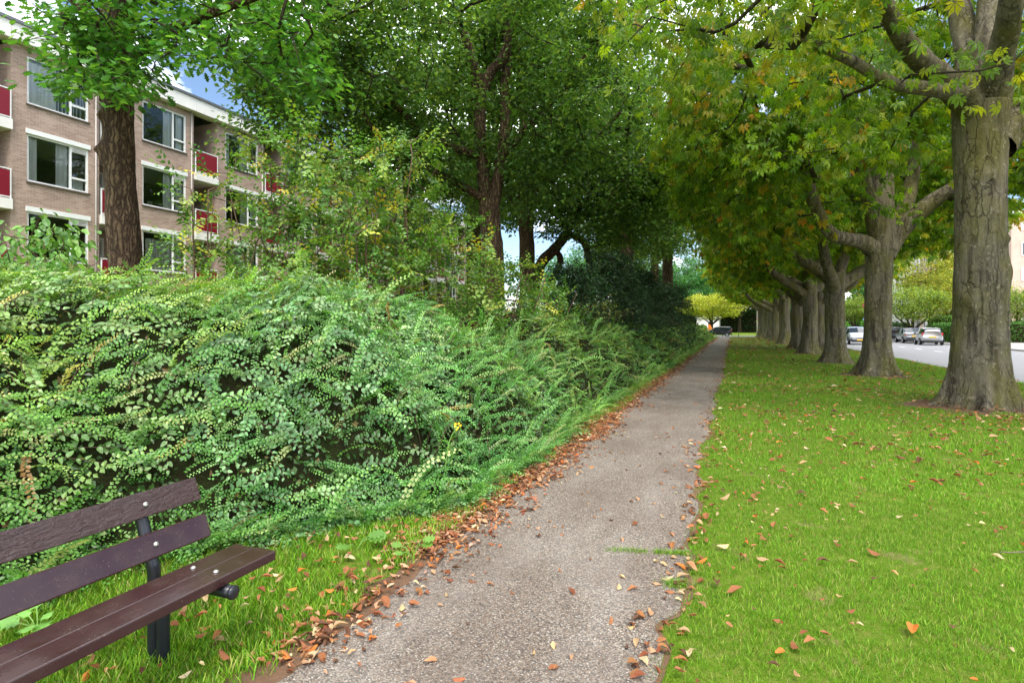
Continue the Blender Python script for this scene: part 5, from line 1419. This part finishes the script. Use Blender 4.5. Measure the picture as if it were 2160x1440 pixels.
def car(name, label, loc, heading, body, L=3.6, W=1.64, Ht=1.47, style='hatch', plate=True, stripe=False):
    """car pointing along local +X"""
    root = empty(name, loc, heading); tag(root, label, 'car')
    if style == 'hatch':
        prof = [(-0.50, 0.42, 0.55, 0.80), (-0.485, 0.30, 0.62, 0.86), (-0.44, 0.24, 0.66, 0.97), (-0.36, 0.2, 0.66, 0.985), (-0.2, 0.2, 0.645, 1.0), (0.0, 0.2, 0.63, 1.0), (0.10, 0.2, 0.62, 0.955), (0.27, 0.2, 0.605, 0.67), (0.40, 0.2, 0.54, 0.575), (0.47, 0.22, 0.44, 0.47), (0.50, 0.30, 0.36, 0.38)]
        glass_top = (1, 6)
    else:
        prof = [(-0.50, 0.40, 0.55, 0.62), (-0.485, 0.28, 0.60, 0.67), (-0.43, 0.22, 0.63, 0.685), (-0.33, 0.2, 0.635, 0.73), (-0.20, 0.2, 0.63, 0.97), (-0.06, 0.2, 0.625, 1.0), (0.08, 0.2, 0.615, 0.97), (0.24, 0.2, 0.60, 0.66), (0.38, 0.2, 0.55, 0.58), (0.47, 0.22, 0.45, 0.48), (0.50, 0.30, 0.37, 0.39)]
        glass_top = (3, 6)
    V = []; F = []; fm = []; n = len(prof); K = 9; hw = W / 2
    for i, (x, zl, zb, zt) in enumerate(prof):
        e = 1 - 0.16 * max(0, abs(x) - 0.36) / 0.14
        w = hw * e; wt = w * (0.72 if zt - zb > 0.12 else 0.86)
        zl, zb, zt = zl * Ht, zb * Ht, zt * Ht
        half = [(w * 0.80, zl), (w * 0.97, zl + 0.08), (w, (zl + zb) / 2), (w * 0.95, zb), (wt + 0.02, zt - 0.07 * (zt - zb) - 0.01), (wt * 0.86, zt - 0.005)]
        pts = [(y, z) for y, z in half] + [(0, zt + 0.02)] + [(-y, z) for y, z in half[::-1]]
        K = len(pts)
        V += [(x * L, y, z) for y, z in pts]
    for i in range(n - 1):
        for k in range(K - 1):
            F.append((i * K + k, (i + 1) * K + k, (i + 1) * K + k + 1, i * K + k + 1))
            z_open = max(prof[i][3] - prof[i][2], prof[i + 1][3] - prof[i + 1][2]) > 0.2 and min(prof[i][3] - prof[i][2], prof[i + 1][3] - prof[i + 1][2]) > 0.02
            side = k in (3, K - 5)
            g = 1 if (side and z_open) else 0
            if k in (4, 5, 6, 7) and (i == glass_top[1] or i == glass_top[0]): g = 1
            fm.append(g)
        F.append((i * K + K - 1, (i + 1) * K + K - 1, (i + 1) * K, i * K)); fm.append(2)
    F.append(tuple(range(K))[::-1]); fm.append(0); F.append(tuple((n - 1) * K + k for k in range(K))); fm.append(0)
    # body shell and glass house as separate parts
    bodyF = [f for f, g in zip(F, fm) if g != 1]; glassF = [f for f, g in zip(F, fm) if g == 1]
    o = link('body', py_mesh('body', V, bodyF, True), M[body], root)
    me = py_mesh('windows', V, glassF, False)
    bm = bmesh.new(); bm.from_mesh(me)
    bmesh.ops.delete(bm, geom=[v for v in bm.verts if not v.link_faces], context='VERTS')
    bm.to_mesh(me); bm.free()
    link('windows', me, M['car_glass'], root)
    # pillars
    for s in (-1, 1):
        for xx in ((-0.02,) if style == 'hatch' else (-0.04,)):
            zb_, zt_ = 0.63 * Ht, 0.97 * Ht
            MB().tube([(xx * L, s * hw * 0.955, zb_), (xx * L, s * (hw * 0.72 + 0.03), zt_)], 0.035, 6).build('pillar', M[body], root)
        MB().tube([(0.16 * L, s * hw * 0.95, 0.66 * Ht), (0.16 * L, s * (hw + 0.06), 0.68 * Ht), (0.15 * L, s * (hw + 0.14), 0.68 * Ht)], [0.03, 0.06, 0.05], 8).build('mirror', M['black_trim'], root)
    for sx in (-0.325, 0.33):
        for s in (-1, 1):
            c = (sx * L, s * (hw - 0.085), 0.29)
            wh = empty('wheel', c); wh.parent = root
            MB().tube([(0, -0.1, 0), (0, -0.09, 0), (0, 0.09, 0), (0, 0.1, 0)], [0.25, 0.29, 0.29, 0.25], 24).build('tyre', M['tyre'], wh, False)
            MB().tube([(0, s * 0.095, 0), (0, s * 0.108, 0)], [0.20, 0.16], 20).build('rim', M['hubcap'], wh)
            arch = MB(); pts = [(0.345 * math.cos(a), s * 0.078, 0.345 * math.sin(a)) for a in np.linspace(-0.15, math.pi + 0.15, 16)]
            arch.tube(pts, 0.028, 6).build('wheel_arch', M['black_trim'], wh)
    xr, xf = -0.487 * L, 0.475 * L
    for s in (-1, 1):
        if style == 'hatch': box_obj('tail_light', M['tail_red'], root, xr - 0.035, xr + 0.10, s * (hw * 0.80) - 0.08, s * (hw * 0.80) + 0.08, 0.56 * Ht, 0.72 * Ht, 0.02)
        else: box_obj('tail_light', M['tail_red'], root, xr - 0.03, xr + 0.14, s * (hw * 0.78) - 0.10, s * (hw * 0.78) + 0.10, 0.50 * Ht, 0.62 * Ht, 0.02)
        box_obj('headlight', M['lamp_clear'], root, xf - 0.16, xf + 0.02, s * (hw * 0.70) - 0.13, s * (hw * 0.70) + 0.13, 0.42 * Ht, 0.50 * Ht, 0.03)
    box_obj('bumper', M['black_trim'], root, -0.508 * L, -0.47 * L, -hw * 0.82, hw * 0.82, 0.17 * Ht, 0.27 * Ht, 0.02)
    box_obj('front_bumper', M['black_trim'], root, 0.465 * L, 0.508 * L, -hw * 0.80, hw * 0.80, 0.15 * Ht, 0.30 * Ht, 0.02)
    box_obj('number_plate', M['plate_yellow'], root, -0.512 * L, -0.504 * L, -0.26, 0.26, 0.43 * Ht, 0.505 * Ht)
    if style != 'hatch': pass
    box_obj('front_plate', M['plate_yellow'], root, 0.5095 * L, 0.515 * L, -0.26, 0.26, 0.24 * Ht, 0.31 * Ht)
    return root
zr = -0.10
car('parked_car', 'small white hatchback parked across the road, rear towards the lawn', (16.0, 59.6, zr), R(84), 'white_paintwork', 3.5, 1.66, 1.48)
car('parked_car', 'silver saloon car parked right behind the white hatchback', (16.05, 65.6, zr), R(88), 'silver_paintwork', 4.4, 1.72, 1.44, 'saloon')
car('parked_car', 'dark grey car parked furthest along, beyond the silver saloon', (16.1, 71.5, zr), R(89), 'dark_paintwork', 4.2, 1.72, 1.5)
car('moving_car', 'pale car coming towards the lawn, half hidden behind the third chestnut', (10.4, 59.0, zr), R(-91), 'silver_paintwork', 4.0, 1.72, 1.55)
car('parked_car', 'black hatchback standing crosswise at the far end of the path', (-2.05, 92.0, zr), R(180), 'black_paintwork', 3.95, 1.7, 1.52)
car('parked_car', 'blue and white van shape glimpsed between the fifth and fourth chestnut', (13.2, 92, zr), R(-90), 'blue_paintwork', 4.4, 1.8, 1.85)

# ------------------------------------------------------------------ right side: buildings, hedges, poles
def pink_block(label, x0, x1, y0, y1, h, storeys, faces, wmat='pink_brick', n_win=None):
    root = empty('apartment_building', (x0, y0, 0)); tag(root, label, 'building')
    W_, D_ = x1 - x0, y1 - y0
    box_obj('wall', M[wmat], root, 0, W_, 0, D_, -0.1, h); box_obj('roof', M['white_concrete'], root, -0.25, W_ + 0.25, -0.25, D_ + 0.25, h + 0.003, h + 0.35)
    sh = h / storeys
    for face in faces:
        ln = W_ if face == 'S' else D_; nb = n_win or max(1, int(ln / 3.4))
        for i in range(nb):
            for s in range(storeys):
                c = (i + 0.5) * ln / nb; z0 = s * sh + 0.95; z1 = s * sh + 2.45; bal = (i % 3 == 1)
                if bal: z0 = s * sh + 0.3
                w = empty('window', (0, 0, 0)); w.parent = root; a, b = c - 0.85, c + 0.85; T = 0.09
                def bx(name, m, u0, u1, d0, d1, za, zb):
                    if face == 'S': return box_obj(name, m, w, u0, u1, -d1, -d0, za, zb)
                    return box_obj(name, m, w, -d1, -d0, u0, u1, za, zb)
                bx('frame', M['white_paint'], a, a + T, 0.002, 0.08, z0, z1); bx('frame', M['white_paint'], b - T, b, 0.002, 0.08, z0, z1)
                bx('frame', M['white_paint'], a + T, b - T, 0.002, 0.079, z0, z0 + T); bx('frame', M['white_paint'], a + T, b - T, 0.002, 0.079, z1 - T, z1)
                bx('frame', M['white_paint'], c - T / 2, c + T / 2, 0.002, 0.078, z0 + T, z1 - T)
                bx('pane', M['car_glass'] if (i + s) % 2 else M['curtain'], a + T, c - T / 2, 0.001, 0.03, z0 + T, z1 - T); bx('pane', M['car_glass'], c + T / 2, b - T, 0.001, 0.03, z0 + T, z1 - T)
                if bal:
                    bx('balcony_slab', M['white_concrete'], c - 1.35, c + 1.35, 0.003, 1.2, s * sh - 0.05, s * sh + 0.15)
                    bx('balcony_front', M['white_paint'], c - 1.35, c + 1.35, 1.12, 1.18, s * sh + 0.2, s * sh + 1.1)
    return root
pink_block('pale pink brick apartment block at the far right behind the nearest trunk', 30, 44, 82, 120, 14.4, 5, ('S', 'W'))
pink_block('pink brick block with white balconies behind the yellowing street tree', 27, 29.8, 100, 150, 13.0, 4, ('W', 'S'))
pink_block('narrow white rendered building edge behind the triangular sign', 25.6, 27.4, 106, 120, 14, 4, ('W',), 'white_concrete')
pink_block('low white building seen between the trunks beyond the road', 17.5, 26, 150, 160, 7, 2, ('S',), 'white_concrete')
pink_block('low white house with porch behind the orange board', -6.6, -2.4, 118, 126, 3.0, 1, ('S',), 'white_concrete')
def hedge(name, label, x0, x1, y0, y1, h, seed, cols, size=(0.05, 0.09), n=6000, rounded=0.12, lumps=0.05):
    rng = np.random.default_rng(seed); cx, cy = (x0 + x1) / 2, (y0 + y1) / 2
    root = empty(name, (cx, cy, 0)); tag(root, label, 'hedge')
    a, b = (x1 - x0) / 2, (y1 - y0) / 2
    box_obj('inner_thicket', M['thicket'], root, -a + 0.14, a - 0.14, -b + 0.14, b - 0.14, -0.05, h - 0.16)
    A = np.array([2 * b * h, 2 * b * h, 2 * a * h, 2 * a * h, 4 * a * b]); f = rng.choice(5, n, p=A / A.sum())
    u = rng.uniform(-1, 1, n); v = rng.uniform(0, 1, n)
    pos = np.zeros((n, 3)); N = np.zeros((n, 3))
    for k in range(5):
        m = f == k
        if k < 2: s = 1 if k else -1; pos[m] = np.stack([np.full(m.sum(), s * a), u[m] * b, v[m] * h], 1); N[m] = (s, 0, 0)
        elif k < 4: s = 1 if k == 3 else -1; pos[m] = np.stack([u[m] * a, np.full(m.sum(), s * b), v[m] * h], 1); N[m] = (0, s, 0)
        else: pos[m] = np.stack([u[m] * a, (v[m] * 2 - 1) * b, np.full(m.sum(), h)], 1); N[m] = (0, 0, 1)
    pos = pos - N * rng.uniform(0, 0.13, (n, 1)) + rng.normal(0, lumps, (n, 3))
    d = N + rng.normal(0, 0.7, (n, 3)) + np.array((0, 0, 0.3)); RM = frames(d, N + rng.normal(0, 0.5, (n, 3)) + np.array((0, 0, 0.4)))
    leaves('foliage', QUAD, pos, RM, rng.uniform(*size, n), palette(rng, n, cols, [1] * len(cols), 0.2), M['shrub_leaf'], root)
HG = [srgb(72, 120, 44), srgb(58, 100, 38), srgb(96, 142, 54)]
hedge('clipped_hedge', 'clipped green hedge right of the white parked hatchback', 18.9, 20.6, 60.5, 70, 1.75, 1, HG, (0.10, 0.18), 6000)
hedge('clipped_hedge', 'rounded bushy hedge rising behind the clipped hedge and silver car', 20.7, 24, 66, 78, 2.5, 2, [srgb(110, 146, 58), srgb(92, 130, 50)], (0.12, 0.2), 6000, lumps=0.12)
hedge('clipped_hedge', 'dark clipped hedge at the far right edge behind the nearest trunk', 23.2, 33, 65.5, 67.5, 1.85, 3, HG, (0.10, 0.18), 6000)
hedge('clipped_hedge', 'dark garden hedge under the round tree beside the sign pole', 19.0, 22.5, 92, 95, 1.9, 4, DG[:3], (0.14, 0.22), 3500)
hedge('clipped_hedge', 'low light green planting at the kerb beside the sign pole', 18.0, 19.6, 85, 88, 0.6, 5, [srgb(140, 170, 60), srgb(120, 150, 50)], (0.14, 0.22), 1800)
hedge('clipped_hedge', 'low reddish hedge beyond the end of the path left of the black hatchback', -9.5, -4.2, 101, 102.2, 1.5, 6, [srgb(140, 120, 50), srgb(120, 100, 50), srgb(96, 120, 46)], (0.16, 0.26), 3500)
hedge('clipped_hedge', 'green shrub border beyond the road between the trunks', 18.2, 19.8, 98, 112, 2.2, 7, [srgb(110, 170, 60), srgb(84, 140, 50)], (0.16, 0.26), 3500, lumps=0.12)
hedge('clipped_hedge', 'flowering pinkish shrub beyond the cross street by the last chestnut', 4.6, 6.6, 112, 114, 2.6, 8, [srgb(190, 130, 150), srgb(110, 140, 80), srgb(130, 160, 90)], (0.16, 0.26), 2500, lumps=0.2)
pr = empty('gate_pillar', (19.4, 59.6, 0)); tag(pr, 'brick gate pillar at the end of the clipped hedge', 'pillar')
box_obj('shaft', M['red_brick'], pr, -0.28, 0.28, -0.28, 0.28, -0.02, 1.72); box_obj('cap', M['white_concrete'], pr, -0.34, 0.34, -0.34, 0.34, 1.722, 1.82, 0.01)
fb = empty('flower_pot', (19.4, 59.6, 1.82)); tag(fb, 'pot of pink flowers on the brick gate pillar', 'flower pot')
MB().tube([(0, 0, 0), (0, 0, 0.14)], [0.13, 0.18], 12).build('pot', M['red_brick'], fb)
rng = np.random.default_rng(9); n = 160; pos = rng.normal(0, 0.11, (n, 3)) + np.array((0, 0, 0.24)); d = rng.normal(0, 1, (n, 3))
leaves('blooms', QUAD, pos, frames(d, rng.normal(0, 1, (n, 3))), rng.uniform(0.06, 0.1, n), palette(rng, n, [srgb(220, 120, 170), srgb(110, 150, 70), srgb(236, 170, 200)], [2, 1, 1]), M['shrub_leaf'], fb)
# street lamp behind the nearest trunk
lp = P(2062, 687, 44); lp[2] = 0
root = empty('street_lamp', tuple(lp)); tag(root, 'tall grey street lamp, head showing left of the nearest trunk', 'street lamp')
MB().tube([(0, 0, 0), (0, 0, 4), (0, 0, 8.4)], [0.09, 0.07, 0.05], 10).build('pole', M['pipe_grey'], root, True)
ax = np.array((-CT, -ST, 0))
MB().tube([(0, 0, 8.35), tuple(ax * 0.5 + (0, 0, 8.6)), tuple(ax * 1.5 + (0, 0, 8.72))], 0.035, 8).build('arm', M['pipe_grey'], root, True)
MB().tube([tuple(ax * 1.45 + (0, 0, 8.72)), tuple(ax * 1.7 + (0, 0, 8.76)), tuple(ax * 2.2 + (0, 0, 8.74)), tuple(ax * 2.4 + (0, 0, 8.71))], [0.05, 0.11, 0.10, 0.03], 10).build('lamp_head', M['roof_metal'], root, True)
# triangular sign
sp = P(1829, 687, 46); sp[2] = 0
root = empty('traffic_sign', tuple(sp)); tag(root, 'triangular road sign on a white pole beside the second chestnut', 'sign')
MB().tube([(0, 0, 0), (0, 0, 3.75)], 0.04, 10).build('pole', M['pipe_grey'], root, True)
rgt = np.array((CT, ST, 0)); fwd = np.array((-ST, CT, 0))
def tri(s, off, nm, m):
    c = np.array((0, 0, 3.35)) + fwd * off; V = []
    for t_ in (0, 0.012): V += [tuple(c + rgt * (-0.45 * s) + (0, 0, -0.26 * s) + fwd * t_), tuple(c + rgt * (0.45 * s) + (0, 0, -0.26 * s) + fwd * t_), tuple(c + (0, 0, 0.52 * s) + fwd * t_)]
    link(nm, py_mesh(nm, V, [(0, 1, 2), (5, 4, 3), (0, 3, 4, 1), (1, 4, 5, 2), (2, 5, 3, 0)]), m, root)
simple('sign_red', srgb(150, 40, 40), 0.4); simple('sign_back', srgb(96, 78, 76), 0.5)
tri(1.0, -0.045, 'border', M['sign_red']); tri(0.78, -0.060, 'plate', M['sign_back'])
box_obj('name_plate', M['blue_paintwork'], root, -0.3, 0.06, -0.06, -0.045, 2.0, 2.16)
# far end of the path
hedge('woodland_edge', 'dark green shrub belt closing the view behind the far trees', -70, 60, 142, 145, 5.0, 21, DG[:3], (0.4, 0.7), 9000, lumps=0.4)
simple('orange_board', srgb(226, 124, 44), 0.6, 0.08, 3)
ob = P(1499, 687, 92); ob[2] = -0.06
root = empty('orange_board', (ob[0], 98.4, 0)); tag(root, 'orange upright board with sloping top left of the black hatchback', 'board')
link('board', py_mesh('board', [(-0.45, 0, 0.05), (0.45, 0, 0.05), (0.25, 0, 1.1), (-0.12, 0, 1.75), (-0.45, 0, 1.8), (-0.45, 0.08, 0.05), (0.45, 0.08, 0.05), (0.25, 0.08, 1.1), (-0.12, 0.08, 1.75), (-0.45, 0.08, 1.8)],
     [(0, 1, 2, 3, 4), (9, 8, 7, 6, 5), (0, 5, 6, 1), (1, 6, 7, 2), (2, 7, 8, 3), (3, 8, 9, 4), (4, 9, 5, 0)]), M['orange_board'], root)
for s in (-0.38, 0.38): box_obj('leg', M['black_trim'], root, s - 0.04, s + 0.04, 0.081, 0.15, 0, 0.9)
kb = P(1474, 687, 88); root = empty('utility_cabinet', (kb[0], kb[1] + 4.5, 0)); tag(root, 'black cabinet with pale edge beside the bright bush at the path end', 'cabinet')
box_obj('case', M['black_trim'], root, -0.45, 0.45, -0.2, 0.2, 0, 1.35, 0.01); box_obj('edge', M['white_concrete'], root, 0.452, 0.50, -0.22, 0.22, 0, 1.38)
bk = P(1482, 687, 82); root = empty('leaning_post', (bk[0], bk[1], 0)); tag(root, 'short dark forked post with reddish top at the path end', 'post')
MB().tube([(0, 0, 0), (0.02, 0, 0.45), (0.18, 0, 0.98)], [0.08, 0.08, 0.09], 8).build('post', M['black_trim'], root)
MB().tube([(0, 0, 0.25), (-0.14, 0, 0.6), (-0.2, 0, 0.75)], [0.06, 0.05, 0.04], 8).build('prong', M['black_trim'], root)
MB().tube([(0.18, 0, 0.98), (0.2, 0, 1.08)], [0.095, 0.07], 8).build('cap', M['sign_red'], root)
for k, (px, lab) in enumerate(((1524, 'tiny dark bollard at the right corner of the path end'), (1558, 'tiny dark bollard on the lawn edge in front of the black hatchback'))):
    q = P(px, 687, 82); root = empty('bollard', (q[0], q[1], 0)); tag(root, lab, 'bollard')
    MB().tube([(0, 0, 0), (0, 0, 0.4)], [0.05, 0.05], 8).build('post', M['black_trim'], root); MB().tube([(0, 0, 0.402), (0, 0, 0.44)], [0.055, 0.03], 8).build('cap', M['black_trim'], root)
for k, (px, d, lab) in enumerate(((1517, 104, 'thin pale lamp post behind the orange board'), (1597, 108, 'thin pale lamp post left of the last chestnut trunk'))):
    q = P(px, 687, d); root = empty('lamp_post', (q[0], q[1], 0)); tag(root, lab, 'lamp post')
    MB().tube([(0, 0, 0), (0, 0, 5.5)], [0.07, 0.05], 8).build('pole', M['pipe_grey'], root); MB().tube([(0, 0, 5.5), (0, 0, 5.62), (0, 0, 5.8)], [0.1, 0.2, 0.08], 10).build('lamp_head', M['white_paint'], root)
